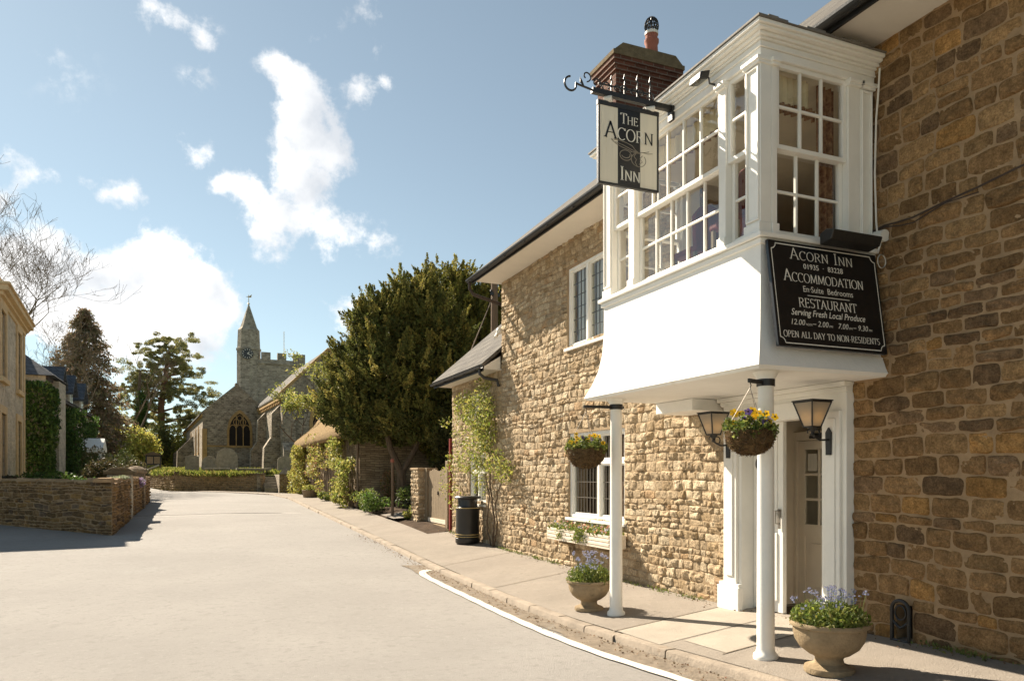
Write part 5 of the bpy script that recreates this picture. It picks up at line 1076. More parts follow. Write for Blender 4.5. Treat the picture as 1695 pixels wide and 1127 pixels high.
plume_tree('evergreen_tree', 'taller yellow green evergreen behind and right of the yew', (9.7,28,.6), dlobes, [(.26,.235,.05),(.34,.30,.07),(.18,.17,.045)], 83, 62, .125, 74, plen=(.4,.95), prad=.22, fill=2200, trunk=[([(9.7,28,.3),(9.7,28,5)], [.28,.16])])
plume_tree('evergreen_shrub', 'dark shaded evergreen filling the gap behind the timber gate', (8.3,22.5,.5), [((7.9,22.6,2.0),(1.0,1.1,1.4)),((8.8,21.5,2.6),(1.2,1.4,1.6)),((8.2,20.6,2.0),(1.0,1.2,1.3)),((8.6,23.6,3.6),(1.0,1.1,1.3))], [(.06,.065,.022),(.08,.08,.025)], 85, 60, .13, 66, plen=(.3,.8), fill=2400, cat='shrub', trunk=[([(8.3,22.5,.2),(8.3,22.5,2.2)], [.12,.07])])
# thin young tree with fresh leaves at the cottage's far end
t = thing('young_tree', 'thin young tree with pale fresh leaves in front of the church tower', 'tree', (6.2, 45.4, .6)); k = MB(); rg = random.Random(91); ends = []
branch_tree(k, (6.0,45.2,.4), (-.05,-.05,1), 3.6, .075, 4, rg, .5, .18, ends, .12, .012, (2,3), .66); k.build('trunk', 'bark', t, smooth=True)
rng = np.random.default_rng(92); P_ = np.concatenate([ball(rng, e_, (.38,.38,.22), 24, .1) for e_ in ends]); leaf_obj('foliage', P_, .14, 93, LIME, t)
shrub('leafy_shrub', 'pale leafy shrub arching over the thatch between cottage and yew', (5.3,29.4,4.3), (.9,1.3,.8), 1800, .12, LIME+LG, 94, 'shrub')

# ------------------------------------------------------------------ church
ux, uy = math.cos(R(3.6)), math.sin(R(3.6)); CU, CB = Vector((ux,uy,0)), Vector((-uy,ux,0)); Z = Vector((0,0,1))
ch_ = thing('church', 'old stone church with a pointed stair turret, clock and battlemented tower', 'church', (3, 72, 1.6))
def blk(mb, O, w_, dpt, z0, z1): O = Vector((*O,0)); q = [O, O+CU*w_, O+CU*w_+CB*dpt, O+CB*dpt]; mb.add([p+Z*z0 for p in q]+[p+Z*z1 for p in q], [(0,3,2,1),(4,5,6,7),(0,1,5,4),(1,2,6,5),(2,3,7,6),(3,0,4,7)])
def gable(mb, O, w_, dpt, z0, ze, za, fa=.5): O = Vector((*O,0)); mb.prism([O+Z*z0, O+CU*w_+Z*z0, O+CU*w_+Z*ze, O+CU*w_*fa+Z*za, O+Z*ze], CB*dpt)
def roof2(mb, O, w_, dpt, ze, za, fa=.5, ov=.25, th=.14):
    O = Vector((*O,0)); sl_ = (za-ze)/(w_*fa); e_ = ov*sl_
    mb.prism([O-CU*ov+Z*(ze-e_+.02), O+CU*w_*fa+Z*(za+.02), O+CU*(w_+ov)+Z*(ze-e_+.02), O+CU*(w_+ov)+Z*(ze-e_+th), O+CU*w_*fa+Z*(za+th), O-CU*ov+Z*(ze-e_+th)], CB*dpt)
def gothic(frm, uc, v0, w_, hs, parent, lights=3, m='ochre', out=.05):
    h = w_/2; r_ = w_*1.02
    def arch(s_, e=0): 
        hh = h*s_; aa = [(uc-hh, v0)] ; cx_ = hh*1.1
        for a in np.linspace(0, 1, 12):
            x = -hh+hh*a; rr = hh+cx_-hh*0; y = math.sqrt(max(0, (2*hh)**2-(x-hh)**2)); aa.append((uc+x, v0+hs+y))
        for a in np.linspace(0, 1, 12)[1:]:
            x = hh*a; y = math.sqrt(max(0, (2*hh)**2-(x+hh)**2)); aa.append((uc+x, v0+hs+y))
        aa.append((uc+hh, v0)); return aa
    A, B = arch(1.22), arch(1.0); n = len(A); k = MB()
    vs = [frm.p(u,v,out) for u,v in A]+[frm.p(u,v,out) for u,v in B]+[frm.p(u,v,-.02) for u,v in A]+[frm.p(u,v,-.15) for u,v in B]
    k.add(vs, [(i,i+1,n+i+1,n+i) for i in range(n-1)]+[(i,i+1,2*n+i+1,2*n+i) for i in range(n-1)]+[(n+i,n+i+1,3*n+i+1,3*n+i) for i in range(n-1)])
    frm.box(k, uc-h*1.3, uc+h*1.3, v0-.16, v0, -.1, out+.06)
    sw = max(.06, w_*.045)
    for i in range(1, lights): u = uc-h+w_*i/lights; top = v0+hs+math.sqrt(max(.01,(2*h)**2-(abs(u-uc)+h)**2)); frm.box(k, u-sw/2, u+sw/2, v0, top, .004, out-.01)
    if lights > 1:
        for i in range(lights):
            c0 = uc-h+w_*(i+.5)/lights; q = w_/lights/2
            k.tube([frm.p(c0+q*math.cos(a), v0+hs+.05+q*1.5*math.sin(a), out-.03) for a in np.linspace(0, math.pi, 9)], sw*.5, 4)
        for i in range(lights-1):
            c0 = uc-h+w_*(i+1)/lights; k.tube([frm.p(c0+w_*.13*math.cos(a), v0+hs+w_*.42+w_*.16*math.sin(a), out-.03) for a in np.linspace(0, 6.28, 13)], sw*.45, 4)
        k.tube([frm.p(uc+w_*.12*math.cos(a), v0+hs+w_*.63+w_*.13*math.sin(a), out-.03) for a in np.linspace(0, 6.28, 13)], sw*.45, 4)
    o = k.build('window', m, parent); k = MB(); k.poly([frm.p(u,v,.003) for u,v in arch(1.0)]); k.build('pane', 'dark', o); return o
O1 = (.24,70.4); k = MB(); gable(k, O1, 5.6, 34, .5, 6.95, 9.4); k.build('wall', 'church', ch_)
k = MB(); roof2(k, (O1[0]-uy*.3,O1[1]+.3), 5.6, 33.6, 6.95, 9.4); k.build('roof', 'slate', ch_)
k = MB(); o1 = Vector((*O1,0)); 
for a, b_ in ((o1-CU*.15+Z*6.9, o1+CU*2.8+Z*9.5), (o1+CU*5.75+Z*6.9, o1+CU*2.8+Z*9.5)): k.bar(a-CB*-.1, b_-CB*-.1, .34, .16)
k.lathe([(.16,0),(.2,.05),(.12,.2)], tuple(o1+CU*2.8+Z*9.5), 8); k.build('coping', 'church', ch_)
f1 = Fr((*O1,0), CU, -CB); gothic(f1, 3.05, 4.15, 1.75, 1.35, ch_, 3)
fl = Fr((*O1,0), CB, -CU)
for u in (5.0, 9.0, 17): gothic(fl, u, 3.6, 1.0, 1.5, ch_, 2)
k = MB(); 
for v in (1.6+.5, 4.1): f1.box(k, -.05, 5.65, v-.06, v+.06, 0, .07)
f1.box(k,-.05,.35,.8,5.6,0,.06); fl.box(k,.0,34,6.65,6.85,0,.12); k.build('string_course', 'ochre', ch_)
for u in (13.5, 24): k = MB(); k.prism([fl.p(u,.5,0),fl.p(u,.5,1.6),fl.p(u,4.0,1.5),fl.p(u,5.6,0)], CB*1.3); k.build('buttress', 'church', ch_)
O2 = (5.7,58.4); k = MB(); gable(k, O2, 7.0, 14, .5, 7.7, 11.2); k.build('wall', 'church', ch_)
k = MB(); roof2(k, (O2[0]-uy*.3,O2[1]+.3), 7.0, 13.5, 7.7, 11.2); k.build('roof', 'thatch' if False else 'slate', ch_)
k = MB(); o2 = Vector((*O2,0)); f2 = Fr((*O2,0), CU, -CB); fl2 = Fr((*O2,0), CB, -CU)
for a, b_ in ((o2-CU*.2+Z*7.6, o2+CU*3.5+Z*11.3), (o2+CU*7.2+Z*7.6, o2+CU*3.5+Z*11.3)): k.bar(a+CB*.1, b_+CB*.1, .4, .2)
fl2.box(k,0,12,7.2,7.55,0,.2)
for i in range(14): fl2.box(k, .3+i*.85, .55+i*.85, 6.95, 7.2, 0, .16)
k.build('coping', 'ochre', ch_)
k = MB()
for u, w_ in ((-.1,1.0),(5.9,.9)):
    k = MB(); k.prism([f2.p(u,.5,0),f2.p(u,.5,1.5),f2.p(u,3.4,1.4),f2.p(u,4.0,.8),f2.p(u,6.0,.75),f2.p(u,6.9,0)], CU*w_); k.build('buttress', 'church', ch_)
for q_ in (.5, 8): k = MB(); k.prism([fl2.p(q_,.5,0),fl2.p(q_,.5,1.3),fl2.p(q_,3.6,1.2),fl2.p(q_,4.4,.7),fl2.p(q_,6.2,.65),fl2.p(q_,6.9,0)], CB*.9); k.build('buttress', 'church', ch_)
# k.prism([fl2.p(8,.5,0),fl2.p(8,.5,1.3),fl2.p(8,3.6,1.2),fl2.p(8,4.4,.7),fl2.p(8,6.2,.65),fl2.p(8,6.9,0)], CB*.9)
gothic(f2, 3.5, 3.9, 2.4, 1.8, ch_, 3); gothic(fl2, 4.6, 3.6, 1.5, 1.4, ch_, 2)
k = MB(); f2.box(k,-.02,7.02,3.2,3.34,0,.08); fl2.box(k,0,12,3.2,3.34,0,.08); k.build('string_course', 'church', ch_)
# tower, stair turret, spire
TO = (4.5,81.6); k = MB(); blk(k, TO, 5.9, 6, 1, 13.1); k.build('tower', 'tower', ch_)
k = MB(); t0 = Vector((*TO,0)); 
f3 = Fr((*TO,0), CU, -CB)
f3.box(k,-.05,5.95,13.1,13.28,-6,.12)
for u0, u1 in ((0,.75),(1.45,2.35),(3.05,3.95),(4.65,5.5),(5.55,5.9)):
    f3.box(k,u0,u1,13.62,14.35,-.35,0)
    f3.box(k,u0,u1,13.62,14.35,-6,-5.65)
f3.box(k,0,5.9,13.28,13.62,-.35,0); f3.box(k,0,5.9,13.28,13.62,-6,-5.65); f3.box(k,0,.35,13.28,13.62,-5.6,-.35); f3.box(k,5.55,5.9,13.28,13.62,-5.6,-.35)
for v0_ in (1.4,2.8,4.2): f3.box(k,5.55,5.9,13.62,14.35,-v0_-.7,-v0_); f3.box(k,0,.35,13.62,14.35,-v0_-.7,-v0_)
k.build('battlement', 'tower', ch_)
tc = Vector((4.72,82.4,0)); k = MB(); k.lathe([(1.17,1),(1.17,14.4),(1.24,14.5),(1.24,14.7),(1.14,14.75),(1.06,16.6),(.84,16.9),(.80,17.0),(.05,19.3)], tuple(tc), 8, cap=False); tur = k.build('stair_turret', 'tower', ch_)
k = MB(); k.tube([tuple(tc+Z*19.2), tuple(tc+Z*20.3)], .035, 5); k.lathe([(.02,0),(.13,.12),(.02,.25)], tuple(tc+Z*19.25), 8); k.prism([tc+Z*20.1+Vector((-.3,0,0)),tc+Z*20.2+Vector((.1,0,0)),tc+Z*20.4+Vector((.3,0,0)),tc+Z*20.05+Vector((.25,0,0))],(0,.03,0)); k.build('weathercock', 'gold', tur)
dcl = Vector((-math.sin(R(-22.5+3.6+4)), -math.cos(R(-22.5+3.6+4)), 0)); dcl = Vector((-.16,-.987,0)).normalized(); cdir = Vector((.987,-.16,0)); cc0 = tc+dcl*1.22+Z*14.0
fc = Fr(cc0, cdir, dcl); k = MB(); cp = [fc.p(.56*math.cos(a),.56*math.sin(a),-.12) for a in np.linspace(0,6.283,28)[:-1]]; k.prism(cp, dcl*.16); 
clk = k.build('clock_face', mat('slate clock dial', (.06,.065,.07), .6, .2), ch_); k = MB()
for i in range(12):
    a = i*math.pi/6; fc2 = lambda r_, b_=a: fc.p(r_*math.sin(b_), r_*math.cos(b_), .05); k.bar(fc2(.38), fc2(.51), .055, .02, up=dcl)
k.bar(fc.p(0,0,.06), fc.p(.40,-.17,.06), .06, .02, up=dcl); k.bar(fc.p(0,0,.065), fc.p(.20,.17,.065), .07, .02, up=dcl); k.build('dial_mark', 'letter', clk)
k = MB(); k.tube([tuple(t0+CU*4.2+CB*3+Z*13), tuple(t0+CU*4.2+CB*3+Z*17.2)], .04, 5); k.build('flagpole', 'letter', ch_)

# churchyard: raised grass, wall with steps, stones
V, F = [], []; ys = np.linspace(48.7, 110, 30)
for y in ys:
    x0 = xr(y)+1.1 if y > 50 else (3.2-(y-47.0)*2.0 if y < 49.6 else -1.6)
    x0 = max(x0, -6.5) if y > 50 else max(-1.2, 3.6-(y-47.6)/.367*1.0) if y > 47.6 else 3.6
    for x in np.linspace(x0+.1, 26, 14): V.append((x, y, 1.52+(y-48)*.022+.08*noise.noise(Vector((x*.6,y*.6,0)))))
F = [(i*14+j, i*14+j+1, (i+1)*14+j+1, (i+1)*14+j) for i in range(29) for j in range(13)]
struct(npmesh('churchyard', V, F, 'grass', smooth=True))
n = 9000; rng = np.random.default_rng(101); yy = rng.uniform(47.8, 66, n); xx = np.where(yy < 50, rng.uniform(.2,1,n)*4-(yy-47.6)*1.2, rng.uniform(-1,1,n)*4+1.2); zz = 1.55+(yy-48)*.022+rng.uniform(0,.18,n)
v_, f_, c_ = leaves(np.c_[xx,yy,zz], .30, rng, leafpal(rng, n, [(.22,.24,.05),(.32,.30,.08),(.14,.17,.03)]), .3, .25, droop=(0,0,1.2)); tag(npmesh('long_grass', v_, f_, 'blade', col=c_), 'sunlit long grass growing behind the churchyard wall', 'grass', kind='stuff')
cw = thing('churchyard_wall', 'low stone wall curving along the road below the church, with steps at its right end', 'wall', (1, 48.5, .6))
pts = [(3.55,47.6),(-1.35,49.4),(-3.35,56.0),(-4.7,68.0)]
for i, (a, b_) in enumerate(zip(pts[:-1], pts[1:])):
    A, B = Vector((*a,0)), Vector((*b_,0)); d = (B-A); l_ = d.length; d.normalize(); nr = Vector((d.y,-d.x,0)); nr = nr if nr.y < 0 else -nr
    if i > 0: nr = Vector((-d.y,d.x,0)); nr = nr if nr.x < 0 else -nr
    stone_wall('stones', (*a,0), d, nr, l_, 1.56+.1*i, [], pal_church, 'stone', 'mortar_brown', cw, ch=(.09,.17), sl=(.18,.42), seed=110+i, res=(6,4), v0=.35)
    k = MB(); k.add([A+nr*-.02+Z*.35,B+nr*-.02+Z*.35,B-nr*.42+Z*.35,A-nr*.42+Z*.35]+[A+nr*-.02+Z*(1.55+.1*i),B+nr*-.02+Z*(1.55+.1*i),B-nr*.42+Z*(1.55+.1*i),A-nr*.42+Z*(1.55+.1*i)], [(0,3,2,1),(4,5,6,7),(0,1,5,4),(1,2,6,5),(2,3,7,6),(3,0,4,7)]); k.build('core', 'mortar_brown', cw)
    k = MB(); u = 0
    while u < l_-.1:
        s2 = min(rnd.uniform(.5,.9), l_-u); z1 = 1.565+.1*i+rnd.uniform(-.012,.012); q0, q1 = A+d*(u+.008), A+d*(u+s2-.008)
        k.add([q0+nr*.07+Z*z1,q1+nr*.07+Z*z1,q1-nr*.5+Z*z1,q0-nr*.5+Z*z1,q0+nr*.05+Z*(z1+.10),q1+nr*.05+Z*(z1+.10),q1-nr*.5+Z*(z1+.11),q0-nr*.5+Z*(z1+.11)], [(0,3,2,1),(4,5,6,7),(0,1,5,4),(1,2,6,5),(2,3,7,6),(3,0,4,7)]); u += s2
    k.build('coping', 'lichen_stone', cw)
for i in range(5): k = MB(); k.box(3.58,4.34,46.9+i*.34,49.2,.4,.80+i*.16); k.build('step', 'grave', cw, bevel=.015)
k = MB(); k.box(4.345,4.75,46.02,49.2,.3,1.60); k.box(3.2,3.575,47.65,49.2,.3,1.60); k.build('step_wall', 'church', cw)
V = [(x, y, 1.50+(y-48)*.022) for y in np.linspace(45.6,48.8,5) for x in np.linspace(4.74,14,6)]; F = [(i*6+j, i*6+j+1, (i+1)*6+j+1, (i+1)*6+j) for i in range(4) for j in range(5)]; struct(npmesh('churchyard', V, F, 'grass'))
cw2 = thing('churchyard_wall', 'short stone wall right of the churchyard steps reaching to the thatched cottage', 'wall', (5, 45.7, .6)); A = Vector((4.35,46.0,0)); B = Vector((6.6,45.1,0)); d = (B-A).normalized(); nr = Vector((d.y,-d.x,0))
stone_wall('stones', (4.35,46.0,0), d, nr, (B-A).length, 1.62, [], pal_church, 'stone', 'mortar_brown', cw2, ch=(.09,.17), sl=(.18,.42), seed=119, res=(6,4), v0=.3)
k = MB(); k.add([A+Z*.3,B+Z*.3,B-nr*.45+Z*.3,A-nr*.45+Z*.3,A+Z*1.62,B+Z*1.62,B-nr*.45+Z*1.62,A-nr*.45+Z*1.62], [(0,3,2,1),(4,5,6,7),(0,1,5,4),(1,2,6,5),(2,3,7,6),(3,0,4,7)]); k.build('core', 'mortar_brown', cw2)
k = MB(); p0 = A+d*.3-nr*.2; k.add([p0+d*-.33+nr*.3+Z*1.62,p0+d*.33+nr*.3+Z*1.62,p0+d*.33-nr*.3+Z*1.62,p0+d*-.33-nr*.3+Z*1.62,p0+Z*2.05], [(0,1,4),(1,2,4),(2,3,4),(3,0,4),(0,3,2,1)]); k.build('pier_cap', 'grave', cw2)
def headstone(x, y, w_, h, form, label, tilt=0):
    z = 1.50+(y-48)*.022; k = MB(); hw = w_/2
    top = [(hw*math.cos(a), h-hw*(.95 if form == 'round' else .5)+hw*(.95 if form == 'round' else .5)*math.sin(a)) for a in np.linspace(0, math.pi, 12)] if form != 'square' else [(hw,h),(hw*.55,h+.05),(0,h+.14),(-hw*.55,h+.05),(-hw,h)]
    pt = [(-hw,-.2),(hw,-.2)]+top; k.prism([(x+a+tilt*b_, y, z+b_) for a, b_ in pt], (0,.13,0)); tag(k.build('headstone', 'grave', bevel=.01), label, 'headstone', 'headstones in the churchyard')
headstone(-.45,52.6,.85,1.15,'square','dark squarish headstone leftmost in the churchyard')
headstone(.55,52.4,.95,1.2,'round','pale leaning round topped headstone second from the left', .05)
headstone(1.75,54.0,1.35,1.75,'round','tallest round topped headstone in front of the gable window', -.03)
headstone(5.35,52.6,1.05,1.25,'flat','pale headstone right of the steps below the chapel buttress', .04)
headstone(6.3,53.6,.7,.9,'round','small low headstone farthest right near the chapel wall')
for x, y, l_, lab in ((1.0,49.6,1.5,'low flat chest tomb behind the wall at the left'),(3.2,50.4,2.1,'long chest tomb behind the wall near the steps')):
    t = thing('chest_tomb', lab, 'tomb', (x, y, 1.5)); k = MB(); k.box(x-l_/2+.1,x+l_/2-.1,y,y+.8,1.4,1.88); k.build('base', 'grave', t, bevel=.02); k = MB(); k.box(x-l_/2,x+l_/2,y-.1,y+.9,1.883,2.0); k.build('ledger', 'grave', t, bevel=.02)
t = thing('notice_board', 'dark roofed notice board on posts at the left end of the churchyard', 'notice board', (-3.0,58,1.6)); k = MB(); k.box(-3.5,-2.5,58,58.1,2.25,2.95); k.build('board', 'black', t); k = MB(); k.prism([(-3.65,57.8,2.95),(-3.0,57.8,3.2),(-2.35,57.8,2.95)], (0,.5,0)); k.build('roof', 'pole_wood', t)
for a in (-3.45,-2.55): k = MB(); k.box(a-.05,a+.05,58.02,58.12,1.3,2.25); k.build('post', 'pole_wood', t)
for a in (-3.4,-2.95): k = MB(); k.box(a,a+.38,57.985,57.998,2.35,2.85); k.build('notice', 'grille', t)
k = MB(); k.bar((-3.9,57.2,1.7),(-2.6,57.0,2.25),.08,.10); tag(k.build('handrail', 'box_wood'), 'pale sloping handrail beside the church notice board', 'handrail')

# ------------------------------------------------------------------ left side: garden wall, houses
gw = thing('garden_wall', 'dark brown rubble garden wall turning the corner of the road at the left', 'wall', (-2.07, 21.6, 0))
A = Vector((-2.07,21.6,0)); B = Vector((-7.0,28.05,0)); d = (B-A); l1 = d.length; d.normalize(); n1 = Vector((-d.y,d.x,0)); n1 = n1 if n1.y < 0 else -n1
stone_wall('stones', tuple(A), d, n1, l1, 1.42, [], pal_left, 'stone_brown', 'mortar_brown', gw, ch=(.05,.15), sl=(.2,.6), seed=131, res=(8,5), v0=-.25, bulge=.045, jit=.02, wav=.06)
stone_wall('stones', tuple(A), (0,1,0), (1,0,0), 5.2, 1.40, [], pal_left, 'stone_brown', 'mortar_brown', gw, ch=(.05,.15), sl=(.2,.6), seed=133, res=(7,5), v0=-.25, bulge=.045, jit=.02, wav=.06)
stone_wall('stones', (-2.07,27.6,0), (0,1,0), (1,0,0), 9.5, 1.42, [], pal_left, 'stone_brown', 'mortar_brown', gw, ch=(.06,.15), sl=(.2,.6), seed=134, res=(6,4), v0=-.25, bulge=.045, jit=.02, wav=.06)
k = MB()
q = [A+d*.05+n1*-.02, B+n1*-.02, B-n1*.45, A+d*.8-n1*.45]; k.add([p+Z*-.25 for p in q]+[p+Z*1.40 for p in q], [(0,3,2,1),(4,5,6,7),(0,1,5,4),(1,2,6,5),(2,3,7,6),(3,0,4,7)])
k.box(-2.5,-2.09,22.5,26.8,-.25,1.38); k.box(-2.5,-2.09,27.6,37.1,-.25,1.40); k.build('core', 'mortar_brown', gw)
k = MB(); rg = random.Random(5)
for (P0, dd, nn, l_) in ((A, d, n1, l1), (A, Vector((0,1,0)), Vector((1,0,0)), 5.2), (Vector((-2.07,27.6,0)), Vector((0,1,0)), Vector((1,0,0)), 9.5)):
    u = .62 if dd is d else 0
    while u < l_-.1:
        s2 = min(rg.uniform(.25,.6), l_-u); z1 = 1.39+rg.uniform(-.03,.02); hh = rg.uniform(.06,.12); q0, q1 = P0+dd*(u+.01), P0+dd*(u+s2-.01); jj = rg.uniform(-.03,.05)
        k.add([q0+nn*jj+Z*z1,q1+nn*jj+Z*z1,q1-nn*.45+Z*z1,q0-nn*.45+Z*z1,q0+nn*(jj-.03)+Z*(z1+hh),q1+nn*(jj-.02)+Z*(z1+hh*rg.uniform(.6,1.2)),q1-nn*.43+Z*(z1+hh),q0-nn*.43+Z*(z1+hh)], [(0,3,2,1),(4,5,6,7),(0,1,5,4),(1,2,6,5),(2,3,7,6),(3,0,4,7)]); u += s2
k.build('coping', 'stone_wall_cap' if False else 'mortar_brown', gw, bevel=.02)
t = thing('gate_pier', 'square stone gate pier with a flat overhanging cap in the left garden wall', 'pier', (-2.4,27.2,0)); k = MB(); k.box(-2.72,-2.02,26.85,27.5,-.2,1.60); k.build('shaft', 'house', t, bevel=.015); k = MB(); k.box(-2.82,-1.92,26.75,27.6,1.601,1.72); k.prism([(-2.76,26.8,1.72),(-1.98,26.8,1.72),(-2.15,26.8,1.82),(-2.59,26.8,1.82)], (0,.74,0)); k.build('cap', 'lichen_stone', t, bevel=.02)
t = thing('gate_pier', 'dark round topped pier beyond the capped one on the left wall', 'pier', (-2.3,32.5,0)); k = MB(); k.box(-2.6,-1.98,32.2,32.9,-.2,1.62); k.lathe([(.35,1.62),(.40,1.68),(.36,1.80),(.2,1.9),(.01,1.93)], (-2.29,32.55,0), 14, cap=False); k.build('shaft', 'stone_dark' if False else 'cottage_stone', t, bevel=.02)
for i, (x, y, z_, cols, lab, rr) in enumerate(((-1.98,31.2,1.30,[(.36,.22,.45),(.45,.32,.5),(.12,.14,.05)],'purple aubrieta hanging over the left garden wall',(.16,.7,.22)),(-2.2,24.8,1.50,[(.28,.30,.20),(.22,.25,.14)],'grey green cushion plant on top of the left garden wall',(.25,1.0,.10)))):
    shrub('wall_plant', lab, (x,y,z_), rr, 900, .05, cols, 140+i, 'plant', stem=False)
V, F = [], []; ys = np.linspace(28.3, 62, 14)
for y in ys:
    for x in np.linspace(-40, -2.4 if y < 42 else xl(y)-.6, 8): V.append((x, y, kt(y)+.25))
F = [(i*8+j, i*8+j+1, (i+1)*8+j+1, (i+1)*8+j) for i in range(13) for j in range(7)]; struct(npmesh('garden_ground', V, F, 'grass'))
V = [(-2.45,22.4,.4),(-2.45,28.4,.4),(-7.1,28.4,.4)]; struct(npmesh('garden_bed', V, [(0,1,2)], 'soil'))
# tall house in pale stone
hs2 = thing('stone_house', 'tall pale stone house with honey window surrounds and a heavy cornice at the far left', 'house', (-6.5,35.2,.4))
HU, HN = Vector((.085,-.9964,0)), Vector((.9964,.085,0)); fh = Fr((-6.5,35.2,0), HU, HN); HL = 7.1
k = MB(); wins = [(1.9,1.15),(6.2,1.15)]
us = [0]+[x for c_, w_ in wins for x in (c_-w_/2, c_+w_/2)]+[HL]
for i in range(len(us)-1):
    if i % 2 == 0: fh.box(k, us[i], us[i+1], -.2, 7.3, -.4, 0)
    else:
        for a, b_ in ((-.2,1.35),(3.6,4.75),(6.95,7.3)): fh.box(k, us[i], us[i+1], a, b_, -.4, 0)
fh.box(k, 0, HL, -.2, 7.3, -9, -.9); fh.box(k, HL-.35, HL-.004, -.2, 7.28, -.9, -.4); fh.box(k, .004, .35, -.2, 7.28, -.9, -.4); k.build('wall', 'house', hs2)
k = MB()
for z0, z1, e in ((7.15,7.3,.06),(7.3,7.42,.16),(7.42,7.6,.30),(7.6,7.68,.36),(7.68,7.95,.02)): fh.box(k, -e, HL+e, z0, z1-.001, -9-e if z0 > 7.29 else -.1, e)
fh.box(k,-.04,.30,-.2,7.15,-.30,.04); k.build('cornice', 'ashlar', hs2, bevel=.01)
for c_, w_ in wins:
    for v0_, v1_ in ((1.35,3.6),(4.75,6.95)):
        k = MB(); a, b_ = c_-w_/2, c_+w_/2
        fh.box(k,a-.22,a,v0_,v1_,-.05,.06); fh.box(k,b_,b_+.22,v0_,v1_,-.05,.06); fh.box(k,a-.22,b_+.22,v1_,v1_+.25,-.05,.062); fh.box(k,a-.26,b_+.26,v0_-.16,v0_,-.05,.13)
        fh.box(k,a-.001,a+.05,v0_,v1_,-.35,-.05); fh.box(k,b_-.05,b_+.001,v0_,v1_,-.35,-.05)
        wn = k.build('window', 'ashlar', hs2, bevel=.008); k = MB(); fh.box(k,a+.05,b_-.05,(v0_+v1_)/2-.03,(v0_+v1_)/2+.03,-.30,-.24); fh.box(k,c_-.02,c_+.02,v0_,v1_,-.295,-.25); k.build('sash', 'white', wn); k = MB(); fh.quad(k,a,b_,v0_,v1_,-.28); k.build('pane', 'glass_dark', wn)
k = MB(); fh.box(k,.1,HL-.1,1,7.2,-.8,-.7); k.build('room', 'dark', hs2)
# ivy clad houses beyond
iv = thing('ivy_house', 'slate roofed house half covered with ivy, with dormers along the road', 'house', (-7,50,.6))
k = MB(); k.box(-15,-6.9,42.2,46.2,.2,6.4); k.box(-15,-7.1,46.2,61,.2,5.7); k.box(-7.3,-6.55,43.6,45.6,.2,6.3); k.build('wall', 'house', iv)
k = MB(); k.add([(-15.2,41.9,6.4),(-6.5,41.9,6.4),(-6.5,46.4,6.4),(-15.2,46.4,6.4),(-13,44.2,8.1),(-8.7,44.2,8.1)], [(0,1,5,4),(1,2,5),(2,3,4,5),(3,0,4),(0,3,2,1)])
k.prism([(-6.8,46.45,5.7),(-11,46.45,8.3),(-15.2,46.45,5.7)], (0,14.8,0)); rf = k.build('roof', 'slate_blue', iv)
k = MB(); k.box(-9.2,-8.4,44.0,44.7,7.6,9.0); k.build('chimney', 'brick', rf)
for y in (47.6, 51.4, 55.8):
    k = MB(); k.prism([(-7.12,y-.8,5.2),(-7.12,y+.8,5.2),(-7.12,y+.8,6.5),(-7.12,y,7.3),(-7.12,y-.8,6.5)], (-2.5,0,0)); dm = k.build('dormer', 'house', iv)
    k = MB(); 
    for s_ in (-1, 1): k.prism([(-6.85,y+s_*1.05,6.28),(-6.85,y,7.42),(-6.85,y,7.54),(-6.85,y+s_*1.1,6.40)], (-3,0,0))
    k.build('dormer_roof', 'slate_blue', dm)
    k = MB(); k.box(-7.11,-7.08,y-.42,y+.42,5.5,6.5); k.build('window', 'white', dm)
    k = MB(); k.box(-7.081,-7.07,y-.35,y+.35,5.55,6.45); k.build('pane', 'glass_dark', dm)
k = MB(); k.box(-6.9,-6.80,42.2,46.2,6.2,6.38); k.box(-7.1,-6.85,46.5,61,5.55,5.68); k.build('gutter', 'cable', iv)
k = MB(); k.box(-7.1,-5.7,53.2,55.2,.4,.5); k.box(-5.85,-5.7,53.2,53.35,.5,3.0); k.box(-5.85,-5.7,55.05,55.2,.5,3.0); k.box(-7.1,-5.6,53.1,55.3,3.0,3.25); k.prism([(-5.6,53.1,3.25),(-5.6,55.3,3.25),(-5.6,54.2,3.9)], (-1.5,0,0)); k.build('porch', 'white', iv)
IV = [(.06,.115,.02), (.09,.16,.03), (.045,.08,.018), (.14,.20,.05)]
def ivy(label, boxes, seed):
    t = thing('ivy', label, 'climber', tuple(boxes[0][0:3])); rng = np.random.default_rng(seed); P_ = []
    for x0, x1, y0, y1, z0, z1, n in boxes:
        q = np.c_[rng.uniform(x0,x1,n), rng.uniform(y0,y1,n), rng.uniform(z0,z1,n)]
        k_ = np.array([noise.noise(Vector((a*.7,b*.7,c*.9)))*.85 for a,b,c in q]); q[:,0] += k_*.5; q[:,1] -= np.abs(k_)*.6; q[:,2] += k_*.6; P_.append(q)
    leaf_obj('foliage', np.concatenate(P_), .19, seed, IV, t, droop=(0,0,-.5))
    k = MB(); b0 = boxes[0]
    for i in range(5): x = b0[0]+(b0[1]-b0[0])*(i+.5)/5; k.tube([(x,b0[3]-.05,.3),(x+.1,b0[3]-.05,2),(x-.1,b0[3]-.05,4.5)], [.06,.045,.02], 5, cap=False)
    k.build('stem', 'bark', t)
ivy('thick dark ivy covering the near gable of the house beside the tall pale one', [(-10.5,-6.5,41.6,42.25,1.6,6.3,7000),(-6.9,-6.35,42,43.5,1.6,6.0,2200)], 151)
ivy('bright green ivy on the second house face below its first dormer', [(-8.5,-6.0,46.3,46.9,.8,5.4,3200),(-7.1,-6.5,46.3,50.5,.8,5.3,4200)], 153)
